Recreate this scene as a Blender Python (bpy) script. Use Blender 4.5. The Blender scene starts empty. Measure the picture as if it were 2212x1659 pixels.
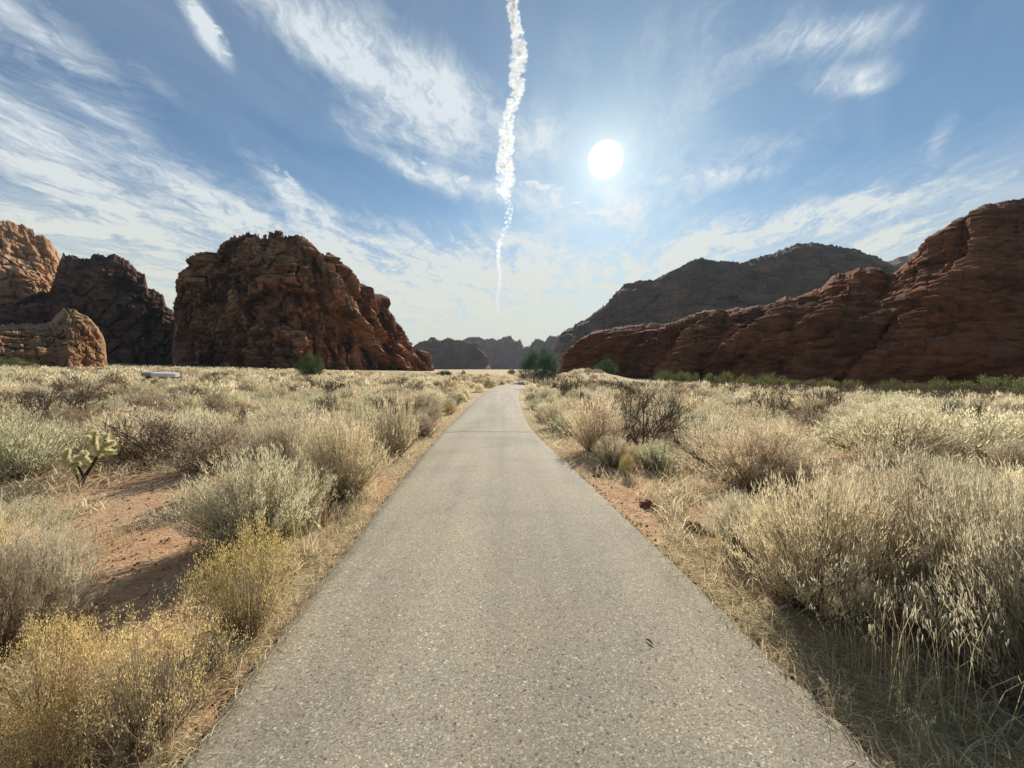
import bpy, math, random
import numpy as np
from mathutils import Vector
SC = bpy.context.scene
COL = SC.collection
PI = math.pi
# ------------------------------------------------------------------ camera frame
FPX, CX, CY, HZ = 831.0, 1106.0, 829.5, 805.0      # focal length and horizon of the 2212 px wide photograph
EYE = 1.6
PITCH = -math.atan((CY - HZ) / FPX)
def ray(px, py):
    """direction of photo pixel, scaled so that its forward (y) part is 1"""
    px = np.asarray(px, float); py = np.asarray(py, float)
    a = (px - CX) / FPX; b = (CY - py) / FPX
    c, s = math.cos(PITCH), math.sin(PITCH)
    y = c - s * b; z = s + c * b
    return a / y, z / y
# ------------------------------------------------------------------ noise
_rs = np.random.RandomState(7)
_P = _rs.permutation(4096)
_G = _rs.normal(size=(4096, 3)); _G /= np.linalg.norm(_G, axis=1)[:, None]
def _h(i, j, k): return _P[(_P[(_P[i & 4095] + j) & 4095] + k) & 4095]
def pnoise(P):
    P = np.asarray(P, float); I = np.floor(P).astype(int); f = P - I
    u = f * f * f * (f * (f * 6 - 15) + 10)
    r = 0
    for dx in (0, 1):
        for dy in (0, 1):
            for dz in (0, 1):
                g = _G[_h(I[..., 0] + dx, I[..., 1] + dy, I[..., 2] + dz)]
                d = f - np.array([dx, dy, dz])
                w = (u[..., 0] if dx else 1 - u[..., 0]) * (u[..., 1] if dy else 1 - u[..., 1]) * (u[..., 2] if dz else 1 - u[..., 2])
                r = r + w * (g * d).sum(-1)
    return r
def fbm(P, o=4, gain=.5):
    r = 0; a = 1
    for i in range(o):
        r = r + a * pnoise(np.asarray(P) * 2.03 ** i + 17.3 * i); a *= gain
    return r
def ridged(P, o=4):
    r = 0; a = 1
    for i in range(o):
        r = r + a * (1 - 2.4 * np.abs(pnoise(np.asarray(P) * 2.1 ** i + 9.7 * i))); a *= .5
    return r
def cells(P):
    """worley: (f1, f2-f1, random value of the nearest cell)"""
    P = np.asarray(P, float); I = np.floor(P).astype(int)
    b1 = np.full(P.shape[:-1], 9.); b2 = b1.copy(); idv = np.zeros_like(b1)
    for dx in (-1, 0, 1):
        for dy in (-1, 0, 1):
            for dz in (-1, 0, 1):
                c = I + np.array([dx, dy, dz]); h = _h(c[..., 0], c[..., 1], c[..., 2])
                q = c + .5 + _G[h] * .42
                d = np.linalg.norm(q - P, axis=-1)
                m = d < b1
                b2 = np.where(m, b1, np.minimum(b2, d)); idv = np.where(m, h / 4096., idv); b1 = np.where(m, d, b1)
    return b1, b2 - b1, idv
def sstep(a, b, x):
    t = np.clip((np.asarray(x, float) - a) / (b - a), 0, 1); return t * t * (3 - 2 * t)
def v3(x, y, z): return np.stack(np.broadcast_arrays(x, y, z), -1)
# ------------------------------------------------------------------ the lie of the land
PY = [-8, 1.5, 5, 6.1, 9.3, 11.9, 18, 26, 40, 50, 65, 90, 130, 200, 400]
PX = [.9, .08, -.22, -.31, -.54, -.76, -.93, -1.0, -.68, .05, 1.5, 6, 16, 36, 100]
ZY = [-50, 3, 6, 9.3, 12, 18, 26, 40, 65, 100, 200, 500, 900, 2000, 8000]
ZZ = [0, 0, -.07, -.18, -.3, -.32, -.24, -.18, -.15, .0, .6, 4.5, 9, 14, 20]
PW = 1.41                                               # half width of the path
_cy = np.linspace(-8, 400, 1600); _cx = np.interp(_cy, PY, PX)
_k = np.exp(-.5 * (np.arange(-14, 15) / 6.) ** 2); _k /= _k.sum()
_cx = np.convolve(np.pad(_cx, 14, mode='edge'), _k, 'valid')
def path_x(y): return np.interp(y, _cy, _cx)
_zy = np.linspace(-50, 600, 2600); _zz = np.interp(_zy, ZY, ZZ)
_k2 = np.exp(-.5 * (np.arange(-24, 25) / 8.) ** 2); _k2 /= _k2.sum()
_zz = np.convolve(np.pad(_zz, 24, mode='edge'), _k2, 'valid')
def ground_z(x, y, rough=True):
    x = np.asarray(x, float); y = np.asarray(y, float)
    z = np.where(y < 590, np.interp(y, _zy, _zz), np.interp(y, ZY, ZZ))
    near = sstep(8, 40, np.hypot(x, y))
    z = z + .026 * np.maximum(0, -x - 8) * near * sstep(-60, 30, y) * (1 - sstep(200, 400, y))
    z = z + 2.0 * np.exp(-((x - 17) / 8.) ** 2 - ((y - 78) / 11.) ** 2)
    z = z - .032 * np.maximum(0, x - 11) * near * (1 - sstep(90, 200, y))
    if rough:
        d = np.abs(x - path_x(y))
        m = sstep(PW + .05, PW + 1.6, d)
        z = z + m * (.10 * pnoise(v3(x / 2.6, y / 2.6, 3.)) + .05 * pnoise(v3(x / .8, y / .8, 8.)) + .35 * near * pnoise(v3(x / 14., y / 14., 1.)))
        n2 = 1 - near
        z = z + sstep(PW + .0, PW + .3, d) * n2 * (.025 * pnoise(v3(x / .25, y / .25, 5.)) - .02)
    return z
def on_ground(px, py):
    """where the ground shows at a photo pixel"""
    a, b = ray(px, py)
    y = 1.0
    for _ in range(4000):
        if EYE + b * y <= float(ground_z(a * y, y)): break
        y *= 1.004
        if y > 300: break
    return float(a * y), y
# ------------------------------------------------------------------ node helpers
class NT:
    def __init__(s, nt): s.nt = nt; nt.nodes.clear()
    def n(s, t, **k):
        o = s.nt.nodes.new(t)
        for a, b in k.items():
            if a.startswith('_'): continue
            setattr(o, a, b)
        return o
    def l(s, a, b): s.nt.links.new(a, b)
    def put(s, sock, v):
        if isinstance(v, bpy.types.NodeSocket): s.l(v, sock)
        elif v is not None: sock.default_value = v
    def m(s, op, a, b=None, c=None, clamp=False):
        o = s.n('ShaderNodeMath', operation=op, use_clamp=clamp)
        for i, v in enumerate((a, b, c)): s.put(o.inputs[i], v)
        return o.outputs[0]
    def vm(s, op, a, b=None, out=0):
        o = s.n('ShaderNodeVectorMath', operation=op)
        s.put(o.inputs[0], a)
        if b is not None: s.put(o.inputs[3 if op == 'SCALE' else 1], b)
        return o.outputs[out]
    def mix(s, f, a, b, mode='MIX'):
        o = s.n('ShaderNodeMix', data_type='RGBA', blend_type=mode)
        s.put(o.inputs[0], f); s.put(o.inputs[6], c4(a)); s.put(o.inputs[7], c4(b)); return o.outputs[2]
    def noise(s, vec, scale, detail=4, rough=.55, dist=0, out=0):
        o = s.n('ShaderNodeTexNoise'); s.put(o.inputs['Vector'], vec)
        o.inputs['Scale'].default_value = scale; o.inputs['Detail'].default_value = detail
        o.inputs['Roughness'].default_value = rough; o.inputs['Distortion'].default_value = dist
        return o.outputs[out]
    def voro(s, vec, scale, feature='F1', out='Color'):
        o = s.n('ShaderNodeTexVoronoi', feature=feature); s.put(o.inputs['Vector'], vec); o.inputs['Scale'].default_value = scale
        return o.outputs[out]
    def ramp(s, f, stops, interp='LINEAR'):
        o = s.n('ShaderNodeValToRGB'); r = o.color_ramp; r.interpolation = interp
        while len(r.elements) < len(stops): r.elements.new(.5)
        for e, (p, c) in zip(r.elements, stops): e.position = p; e.color = c4(c)
        s.put(o.inputs[0], f); return o.outputs[0]
    def mr(s, v, a, b, c=0., d=1., smooth=False):
        o = s.n('ShaderNodeMapRange', interpolation_type='SMOOTHSTEP' if smooth else 'LINEAR')
        s.put(o.inputs[0], v)
        for i, q in enumerate((a, b, c, d)): s.put(o.inputs[i + 1], q)
        return o.outputs[0]
    def mapv(s, vec, scale=(1, 1, 1), rot=(0, 0, 0), loc=(0, 0, 0)):
        o = s.n('ShaderNodeMapping'); s.put(o.inputs[0], vec)
        o.inputs['Scale'].default_value = scale; o.inputs['Rotation'].default_value = rot; o.inputs['Location'].default_value = loc
        return o.outputs[0]
    def bump(s, h, strength, dist, nrm=None):
        o = s.n('ShaderNodeBump'); s.put(o.inputs['Height'], h); o.inputs['Strength'].default_value = strength; o.inputs['Distance'].default_value = dist
        if nrm is not None: s.l(nrm, o.inputs['Normal'])
        return o.outputs[0]
def c4(c):
    if isinstance(c, (tuple, list)): return (c[0], c[1], c[2], 1.) if len(c) == 3 else tuple(c)
    if isinstance(c, (int, float)): return (c, c, c, 1.)
    return c
def material(name):
    m = bpy.data.materials.new(name); m.use_nodes = True
    t = NT(m.node_tree); t.out = t.n('ShaderNodeOutputMaterial'); m.displacement_method = 'BUMP'
    return m, t
def principled(t, col, rough=.9, nrm=None, spec=.25):
    p = t.n('ShaderNodeBsdfPrincipled'); t.put(p.inputs['Base Color'], c4(col)); t.put(p.inputs['Roughness'], rough)
    p.inputs['Specular IOR Level'].default_value = spec
    if nrm is not None: t.l(nrm, p.inputs['Normal'])
    t.l(p.outputs[0], t.out.inputs[0]); return p
def geo_pos(t): return t.n('ShaderNodeNewGeometry').outputs['Position']
# ------------------------------------------------------------------ mesh helpers
def mk_mesh(name, V, F, mats, tint=None, smooth=False, midx=None):
    """V (n,3); F list of index arrays (k,3) or (k,4)"""
    me = bpy.data.meshes.new(name)
    V = np.ascontiguousarray(V, dtype=np.float32)
    F = [np.asarray(f, dtype=np.int32) for f in F if len(f)]
    me.vertices.add(len(V)); me.vertices.foreach_set('co', V.ravel())
    loops = np.concatenate([f.ravel() for f in F]); tot = np.concatenate([np.full(len(f), f.shape[1], np.int32) for f in F])
    start = np.concatenate([[0], np.cumsum(tot)[:-1]]).astype(np.int32)
    me.loops.add(len(loops)); me.loops.foreach_set('vertex_index', loops)
    me.polygons.add(len(tot)); me.polygons.foreach_set('loop_start', start); me.polygons.foreach_set('loop_total', tot)
    if midx is not None: me.polygons.foreach_set('material_index', np.asarray(midx, np.int32))
    me.polygons.foreach_set('use_smooth', np.full(len(tot), bool(smooth)))
    me.update(calc_edges=True)
    if tint is not None:
        a = me.color_attributes.new('tint', 'FLOAT_COLOR', 'POINT')
        T = np.ones((len(V), 4), np.float32); T[:, :3] = tint if tint.ndim == 2 else tint[:, None]
        a.data.foreach_set('color', T.ravel())
    for m in (mats if isinstance(mats, (list, tuple)) else [mats]): me.materials.append(m)
    return me
def link(name, data, parent=None, loc=None):
    o = bpy.data.objects.new(name, data); COL.objects.link(o)
    if parent is not None: o.parent = parent
    if loc is not None: o.location = loc
    return o
def tag(o, label=None, cat=None, group=None, kind=None):
    for k, v in (('label', label), ('category', cat), ('group', group), ('kind', kind)):
        if v: o[k] = v
    return o
def unit(a): return a / np.maximum(np.linalg.norm(a, axis=-1, keepdims=True), 1e-9)
def blades(P0, P1, W, rng, mid=None):
    """thin pointed blades from P0 to P1; with mid they are bent through a middle point"""
    n = len(P0); d = unit(P1 - P0); r = unit(rng.normal(size=(n, 3))); s = unit(np.cross(d, r)) * (np.broadcast_to(W, n)[:, None] * .5)
    if mid is None:
        V = np.stack([P0 - s, P0 + s, P1], 1).reshape(-1, 3); F = np.arange(3 * n).reshape(-1, 3); return V, [F], 3
    V = np.stack([P0 - s, P0 + s, mid - s * .8, mid + s * .8, P1], 1).reshape(-1, 3)
    b = np.arange(n) * 5
    Q = np.stack([b, b + 1, b + 3, b + 2], 1); T = np.stack([b + 2, b + 3, b + 4], 1)
    return V, [Q, T], 5
def join(parts):
    """parts: (V, [F...], tint per vertex)"""
    Vs, Fs, Ts = [], [], []; o = 0
    for V, F, T in parts:
        Vs.append(V); Ts.append(T)
        Fs += [np.asarray(f) + o for f in F]; o += len(V)
    return np.concatenate(Vs), Fs, np.concatenate(Ts)
def tubes(segs, sides=4):
    """tapered round sticks from (p0, p1, r0, r1) rows"""
    P0 = np.array([s[0] for s in segs], float); P1 = np.array([s[1] for s in segs], float)
    R0 = np.array([s[2] for s in segs], float); R1 = np.array([s[3] for s in segs], float)
    d = unit(P1 - P0); a = np.where(np.abs(d[:, 2:3]) < .9, np.array([[0, 0, 1.]]), np.array([[1., 0, 0]]))
    u = unit(np.cross(d, a)); w = np.cross(d, u); n = len(P0)
    V = np.zeros((n, 2, sides, 3))
    for k in range(sides):
        c, s = math.cos(2 * PI * k / sides), math.sin(2 * PI * k / sides); q = u * c + w * s
        V[:, 0, k] = P0 + q * R0[:, None]; V[:, 1, k] = P1 + q * R1[:, None]
    b = (np.arange(n) * 2 * sides)[:, None]; k = np.arange(sides)[None]; k2 = (k + 1) % sides
    Q = np.stack([b + k, b + k2, b + sides + k2, b + sides + k], -1).reshape(-1, 4)
    return V.reshape(-1, 3), [Q]
def grid_faces(nu, nv, off=0):
    i = np.arange(nu - 1)[:, None] * nv + np.arange(nv - 1)[None] + off
    return np.stack([i, i + nv, i + nv + 1, i + 1], -1).reshape(-1, 4)
# ------------------------------------------------------------------ camera, sun, sky
cam = bpy.data.cameras.new('camera'); cam.sensor_fit = 'HORIZONTAL'; cam.sensor_width = 36
cam.lens = 36 * FPX / 2212; cam.clip_start = .05; cam.clip_end = 90000
co = link('camera', cam, loc=(0, 0, EYE)); co.rotation_euler = (PI / 2 + PITCH, 0, 0); SC.camera = co
sa, sb = ray(1308, 345)
SUN = Vector((float(sa), 1., float(sb))).normalized()
S_EL = math.asin(SUN.z); S_AZ = math.atan2(SUN.x, SUN.y)
sl = bpy.data.lights.new('sun', 'SUN'); sl.energy = 5.0; sl.angle = math.radians(.53); sl.color = (1., .93, .80)
so = link('sun', sl, loc=(0, 0, 60)); so.rotation_euler = SUN.to_track_quat('Z', 'Y').to_euler()
SC.view_settings.view_transform = 'Standard'; SC.view_settings.look = 'None'; SC.view_settings.gamma = 1; SC.view_settings.use_curve_mapping = False
SC.view_settings.exposure = 0.55
SC.render.engine = 'CYCLES'
cy = SC.cycles; cy.max_bounces = 6; cy.diffuse_bounces = 3; cy.glossy_bounces = 2; cy.transmission_bounces = 4; cy.volume_bounces = 0; cy.transparent_max_bounces = 96
cy.caustics_reflective = False; cy.caustics_refractive = False; cy.sample_clamp_indirect = 6
def build_world():
    w = bpy.data.worlds.new('World'); SC.world = w; w.use_nodes = True
    t = NT(w.node_tree); out = t.n('ShaderNodeOutputWorld')
    sky = t.n('ShaderNodeTexSky', sky_type='NISHITA'); sky.sun_disc = False; sky.sun_elevation = S_EL; sky.sun_rotation = S_AZ
    sky.altitude = 1000; sky.air_density = 1.0; sky.dust_density = .6; sky.ozone_density = 1.6
    d = t.n('ShaderNodeTexCoord').outputs['Generated']
    sp = t.n('ShaderNodeSeparateXYZ'); t.l(d, sp.inputs[0]); x, y, z = sp.outputs
    az = t.m('ARCTAN2', x, y); el = t.m('ARCSINE', z)
    # flat cloud sheet seen from below
    zz = t.m('ADD', t.m('MAXIMUM', z, 0.), .10)
    cx_ = t.m('DIVIDE', x, zz); cy_ = t.m('DIVIDE', y, zz)
    cb = t.n('ShaderNodeCombineXYZ'); t.l(cx_, cb.inputs[0]); t.l(cy_, cb.inputs[1]); P = cb.outputs[0]
    warp = t.vm('SCALE', t.vm('SUBTRACT', t.noise(P, .9, 3, .5, out=1), (.5, .5, .5)), .9)
    Pw = t.vm('ADD', P, warp)
    Pr = t.mapv(Pw, rot=(0, 0, math.radians(24)))
    streak = t.noise(t.mapv(Pr, scale=(2.3, .6, 1)), 1.0, 10, .64, .5)
    wisp = t.noise(t.mapv(Pr, scale=(7., 2.6, 1), loc=(3, 1, 0)), 1.0, 9, .68, .9)
    puff = t.noise(Pw, 5.5, 8, .62, .2)
    fibre = t.noise(t.mapv(t.vm('ADD', P, t.vm('SCALE', t.vm('SUBTRACT', t.noise(P, 3.2, 4, .6, out=1), (.5, .5, .5)), .34)), rot=(0, 0, math.radians(24)), scale=(15., 4.2, 1)), 1.0, 10, .72, .5)
    tex = t.m('ADD', t.m('MULTIPLY', streak, .46), t.m('ADD', t.m('MULTIPLY', wisp, .32), t.m('MULTIPLY', puff, .22)))
    def blob(px, py, rx, ry, rot, amp):
        """soft patch of cloud centred on a direction (az, el); rx, ry in photo pixels, rot clockwise degrees"""
        a, b = ray(px, py); a0 = math.atan2(float(a), 1); e0 = math.atan2(float(b), math.hypot(1, float(a)))
        h = math.hypot(1, float(a)); kx = math.cos(a0) / FPX * math.cos(a0) / 1.0; ky = math.cos(e0) ** 2 / (FPX * h) * 1.0
        du = t.m('DIVIDE', t.m('SUBTRACT', az, a0), kx); dv = t.m('DIVIDE', t.m('SUBTRACT', e0, el), ky)
        c, s = math.cos(math.radians(rot)), math.sin(math.radians(rot))
        u = t.m('ADD', t.m('MULTIPLY', du, c / rx), t.m('MULTIPLY', dv, s / rx))
        v = t.m('ADD', t.m('MULTIPLY', du, -s / ry), t.m('MULTIPLY', dv, c / ry))
        r2 = t.m('ADD', t.m('MULTIPLY', u, u), t.m('MULTIPLY', v, v))
        return t.m('MULTIPLY', t.m('EXPONENT', t.m('MULTIPLY', r2, -1.)), amp)
    acc = None
    for b in BLOBS:
        q = blob(*b); acc = q if acc is None else t.m('ADD', acc, q)
    cov = t.m('ADD', acc, t.m('MULTIPLY', t.mr(el, .0, .42, .62, .03), t.mr(y, -.2, .5, .25, 1.)))
    veil = t.m('MULTIPLY', cov, t.mr(tex, .38, .62, .10, .85))
    crisp = t.m('MULTIPLY', t.m('POWER', t.mr(t.m('ADD', t.m('MULTIPLY', tex, .6), t.m('MULTIPLY', fibre, .4)), .43, .60, 0., 1.), 1.4), t.m('MULTIPLY', cov, 1.15))
    dens = t.mr(t.m('ADD', t.m('MULTIPLY', veil, .72), t.m('MULTIPLY', crisp, 1.0)), .02, 1.0, 0., .95)
    low = t.m('MULTIPLY', t.m('MULTIPLY', t.mr(el, .10, .46, .97, 0., True), t.mr(y, -.2, .5, .15, 1.)), t.mr(fibre, .36, .60, .55, 1.08))
    dens = t.m('MAXIMUM', t.m('MAXIMUM', dens, t.mr(streak, .35, .7, .02, .17)), low)
    small = None
    for b in FLECKS:
        q = blob(*b); small = q if small is None else t.m('ADD', small, q)
    dens = t.m('MAXIMUM', dens, t.mr(t.m('MULTIPLY', small, t.mr(t.noise(P, 17., 8, .7, .6), .34, .62)), .12, .5, 0., .97))
    # thin veil brightening near the sun
    dot = t.vm('DOT_PRODUCT', t.vm('NORMALIZE', d), tuple(SUN), out=1)
    ang = t.m('ARCCOSINE', t.m('MINIMUM', dot, .9999999))
    aure = t.m('EXPONENT', t.m('MULTIPLY', ang, -9.))
    skyc = t.mix(1., sky.outputs[0], (SKYMUL[0], SKYMUL[1], SKYMUL[2]), 'MULTIPLY')
    lum = t.mr(aure, 0., 1., .95, 1.0)
    hz = t.mr(el, .0, .45, 0., 1., True)
    ccol = t.mix(hz, (11.2, 10.8, 8.2), (10.4, 11.4, 12.0))
    ccol = t.vm('SCALE', ccol, lum)
    col = t.mix(dens, skyc, ccol)
    glow = t.vm('SCALE', t.mix(0., (8., 6.8, 4.6), (1, 1, 1)), t.m('ADD', t.m('EXPONENT', t.m('MULTIPLY', ang, -23.)), t.m('MULTIPLY', t.m('EXPONENT', t.m('MULTIPLY', ang, -7.)), .22)))
    disc = t.vm('SCALE', t.mix(0., (60., 57., 50.), (1, 1, 1)), t.mr(ang, .018, .040, 1., 0., True))
    col = t.vm('ADD', col, t.vm('ADD', glow, disc))
    bg = t.n('ShaderNodeBackground'); t.l(col, bg.inputs[0]); bg.inputs[1].default_value = .052
    t.l(bg.outputs[0], out.inputs[0])
    w.cycles.sampling_method = 'MANUAL'; w.cycles.sample_map_resolution = 1024
SKYMUL = (.76, 1.13, 1.25)
FLECKS = [(1180, 405, 46, 9, 6, .9), (1140, 396, 24, 6, -6, .8), (1285, 458, 34, 9, 2, .9), (1245, 438, 30, 5, -4, .8), (1000, 388, 34, 14, 16, .8), (915, 350, 26, 8, 20, .6), (470, 82, 44, 22, 48, .8), (425, 30, 34, 22, 50, .8), (1380, 468, 20, 6, 10, .6), (630, 395, 60, 14, 38, .6)]
BLOBS = [  # px, py, rx, ry, rot, amount
    (130, 130, 230, 90, 25, .75), (330, 170, 60, 30, 25, .3),
    (440, 60, 75, 26, 52, .9), (200, 430, 420, 75, 22, .75), (560, 500, 300, 45, 20, .8),
    (100, 330, 250, 60, 30, .45), (640, 430, 120, 26, 38, .8), (120, 500, 200, 40, 10, .6),
    (760, 130, 270, 80, 28, .68), (950, 210, 200, 80, 30, .84), (640, 60, 160, 40, 20, .35),
    (860, 290, 120, 26, 8, .5), (900, 375, 100, 18, 20, .8), (1010, 400, 170, 22, 12, .6),
    (1180, 290, 60, 50, -40, .5), (1450, 400, 240, 50, -8, .6), (1290, 450, 190, 30, 14, .6), (1330, 330, 150, 90, 0, .08), (1500, 230, 240, 60, -30, .3),
    (1570, 375, 110, 16, 10, .4), (1320, 470, 60, 20, 20, .5),
    (1400, 110, 260, 120, 0, .22), (1800, 80, 140, 38, 14, .8), (1830, 170, 90, 28, 14, .7),
    (1870, 190, 40, 12, 10, .5), (2030, 300, 26, 90, 28, .35), (2190, 380, 60, 16, -20, .3),
    (1800, 460, 210, 30, -3, 1.0), (1660, 500, 250, 30, -6, .85), (1950, 500, 160, 18, -14, .5), (1880, 540, 160, 20, -6, .6),
    (1080, 560, 440, 60, 2, .95), (1150, 650, 520, 70, 0, 1.1), (850, 650, 160, 60, 6, .6), (1500, 520, 200, 24, -16, .4),
    (300, 600, 160, 40, 12, .7), (1000, 730, 300, 40, 0, .6),
]
build_world()
# ------------------------------------------------------------------ materials of the land
def rock_material(name, base, light, dark, varnish=.5, scale=1., strata=1., tilt=0., veg=.25, vegcol=(.045, .055, .03)):
    m, t = material(name); P = geo_pos(t)
    Pr = t.mapv(P, rot=(0, math.radians(tilt), 0))
    big = t.noise(P, .035 * scale, 6, .6, .5); mid = t.noise(P, .22 * scale, 6, .62, .3)
    lay = t.noise(t.mapv(Pr, scale=(.02 * scale, .02 * scale, .55 * scale)), 1., 6, .6, .8)
    col = t.mix(t.mr(big, .35, .65), base, light)
    col = t.mix(t.mr(lay, .40, .60, 0., .55 * strata), col, t.mix(t.mr(mid, .4, .6), base, dark))
    drip = t.noise(t.mapv(P, scale=(.16 * scale, .16 * scale, .03 * scale)), 1., 7, .68, .6)
    col = t.mix(t.m('MULTIPLY', t.mr(drip, .50, .66), t.m('MULTIPLY', t.mr(big, .62, .40), varnish)), col, dark)
    col = t.mix(t.mr(mid, .46, .72, 0., .5), col, light)
    pat = t.noise(t.mapv(P, scale=(.060 * scale, .060 * scale, .040 * scale), loc=(7, 3, 1)), 1., 8, .66, .4)
    col = t.mix(t.mr(pat, .50, .585, 0., .8 * varnish), col, dark)
    fine = t.noise(t.mapv(Pr, scale=(.03 * scale, .03 * scale, 1.5 * scale)), 1., 7, .68, .4)
    col = t.mix(t.mr(fine, .52, .62, 0., .55 * strata), col, dark)
    nz = t.n('ShaderNodeSeparateXYZ'); t.l(t.n('ShaderNodeNewGeometry').outputs['Normal'], nz.inputs[0])
    vn = t.noise(P, .30 * scale, 7, .75, .2); vb = t.noise(P, .03 * scale, 3)
    vm = t.m('MULTIPLY', t.m('MULTIPLY', t.mr(vn, .52, .60), t.mr(vb, .40, .58)), t.mr(nz.outputs[2], .15, .6))
    col = t.mix(t.m('MULTIPLY', vm, veg), col, vegcol)
    h = t.m('ADD', t.m('MULTIPLY', t.noise(P, .7 * scale, 10, .7), 1.1), t.m('MULTIPLY', t.noise(t.mapv(Pr, scale=(.12 * scale, .12 * scale, 2.2 * scale)), 1., 5, .6, .5), .5 * strata))
    principled(t, col, .95, t.bump(h, .9, 1.6 / scale), .1)
    return m
M_BUTTE = rock_material('butte_sandstone', (.36, .145, .075), (.58, .31, .175), (.055, .028, .018), 1., 1.0, .9, 6, .75, (.03, .04, .022))
M_DARK = rock_material('shade_toned_sandstone', (.15, .07, .045), (.26, .14, .085), (.035, .025, .02), 1., 1.0, .8, 6, .8, (.025, .034, .018))  # deep shade by the left gap put into darker rock colours, besides varnish streaks
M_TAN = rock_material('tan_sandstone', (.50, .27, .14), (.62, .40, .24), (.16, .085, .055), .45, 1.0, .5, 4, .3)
M_RED = rock_material('red_slickrock', (.27, .097, .046), (.41, .18, .09), (.075, .034, .022), .7, 1.1, .8, -14, .3)
M_RIDGE = rock_material('ridge_rock', (.15, .088, .055), (.33, .20, .12), (.05, .038, .03), .8, .17, .9, -4, .85, (.045, .05, .03))
M_MESA = rock_material('mesa_rock', (.20, .12, .09), (.32, .20, .145), (.08, .055, .045), .7, .08, .6, 0, .4, (.07, .075, .05))
def soil_material():
    m, t = material('desert_soil'); P = geo_pos(t)
    at = t.n('ShaderNodeAttribute', attribute_name='tint').outputs['Color']
    sp = t.n('ShaderNodeSeparateColor'); t.l(at, sp.inputs[0])
    n1 = t.noise(P, .9, 6, .62, .3); n2 = t.noise(P, 6., 6, .7); n3 = t.noise(P, 38., 5, .7); nb = t.noise(P, .16, 4)
    red = t.ramp(t.m('ADD', t.m('MULTIPLY', n2, .6), t.m('MULTIPLY', n3, .4)), [(.32, (.26, .125, .072)), (.46, (.60, .345, .19)), (.66, (.76, .52, .33))])
    straw = t.ramp(t.m('ADD', t.m('MULTIPLY', n3, .65), t.m('MULTIPLY', n2, .35)), [(.34, (.12, .085, .045)), (.48, (.40, .31, .17)), (.66, (.64, .54, .33))])
    f = t.m('ADD', t.mr(n1, .38, .58, -.35, .55), sp.outputs[0])
    f = t.m('ADD', f, t.mr(n2, .4, .6, -.3, .3), clamp=True)
    col = t.mix(f, red, straw)
    pale = t.mr(t.m('ADD', t.m('MULTIPLY', nb, .6), t.m('MULTIPLY', n1, .4)), .47, .57, 0., .75)
    col = t.mix(t.m('MULTIPLY', pale, sp.outputs[1]), col, (.62, .53, .34))
    h = t.m('ADD', t.m('MULTIPLY', n2, .5), t.m('MULTIPLY', n3, .35))
    principled(t, col, .95, t.bump(h, 1., .10), .1)
    return m
def asphalt_material():
    m, t = material('worn_asphalt'); P = geo_pos(t)
    v1 = t.voro(P, 150.); v2 = t.voro(P, 84.); n = t.noise(P, 1.1, 5, .6); n2 = t.noise(P, 260., 2)
    s1 = t.n('ShaderNodeSeparateColor'); t.l(v1, s1.inputs[0]); s2 = t.n('ShaderNodeSeparateColor'); t.l(v2, s2.inputs[0])
    base = t.ramp(s1.outputs[0], [(0., (.17, .148, .115)), (.16, (.23, .204, .16)), (.45, (.292, .262, .208)), (.72, (.327, .296, .237)), (.93, (.37, .34, .28)), (.98, (.56, .52, .43))])
    big = t.ramp(s2.outputs[1], [(0., (.16, .15, .14)), (.02, (.17, .16, .15)), (.03, (.5, .5, .5)), (.965, (.5, .5, .5)), (.975, (.88, .86, .78))], 'LINEAR')
    col = t.mix(.75, base, big, 'OVERLAY')
    col = t.mix(t.mr(n, .35, .65, 0., .35), col, t.mix(1., col, (1.12, 1.02, .93), 'MULTIPLY'))
    lane = t.noise(t.mapv(P, scale=(1.6, .10, 1)), 1., 4, .55, .2)
    col = t.mix(1., col, t.ramp(lane, [(.36, (.86, .86, .86)), (.64, (1.14, 1.13, 1.1))]), 'MULTIPLY')
    st = t.noise(P, .55, 7, .62, .7); col = t.mix(1., col, t.ramp(st, [(.36, (.86, .84, .82)), (.47, (1., .98, .94)), (.62, (1.09, 1.05, .96))]), 'MULTIPLY')
    # the open joint across the path
    sp = t.n('ShaderNodeSeparateXYZ'); t.l(P, sp.inputs[0])
    wob = t.noise(t.mapv(P, scale=(1.6, 0, 0)), 1., 4, .7)
    dd = t.m('ABSOLUTE', t.m('SUBTRACT', sp.outputs[1], t.m('ADD', 11.62, t.m('MULTIPLY', wob, .5))))
    crack = t.mr(dd, .035, .075, 1., 0.)
    col = t.mix(t.m('MULTIPLY', crack, .9), col, (.035, .03, .024))
    ht = t.m('SUBTRACT', t.m('ADD', t.m('MULTIPLY', t.voro(P, 150., out='Distance'), -.5), t.m('MULTIPLY', n2, .3)), t.m('MULTIPLY', crack, 6.))
    principled(t, col, .85, t.bump(ht, .4, .004), .2)
    return m
M_SOIL = soil_material(); M_ASPH = asphalt_material()
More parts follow.
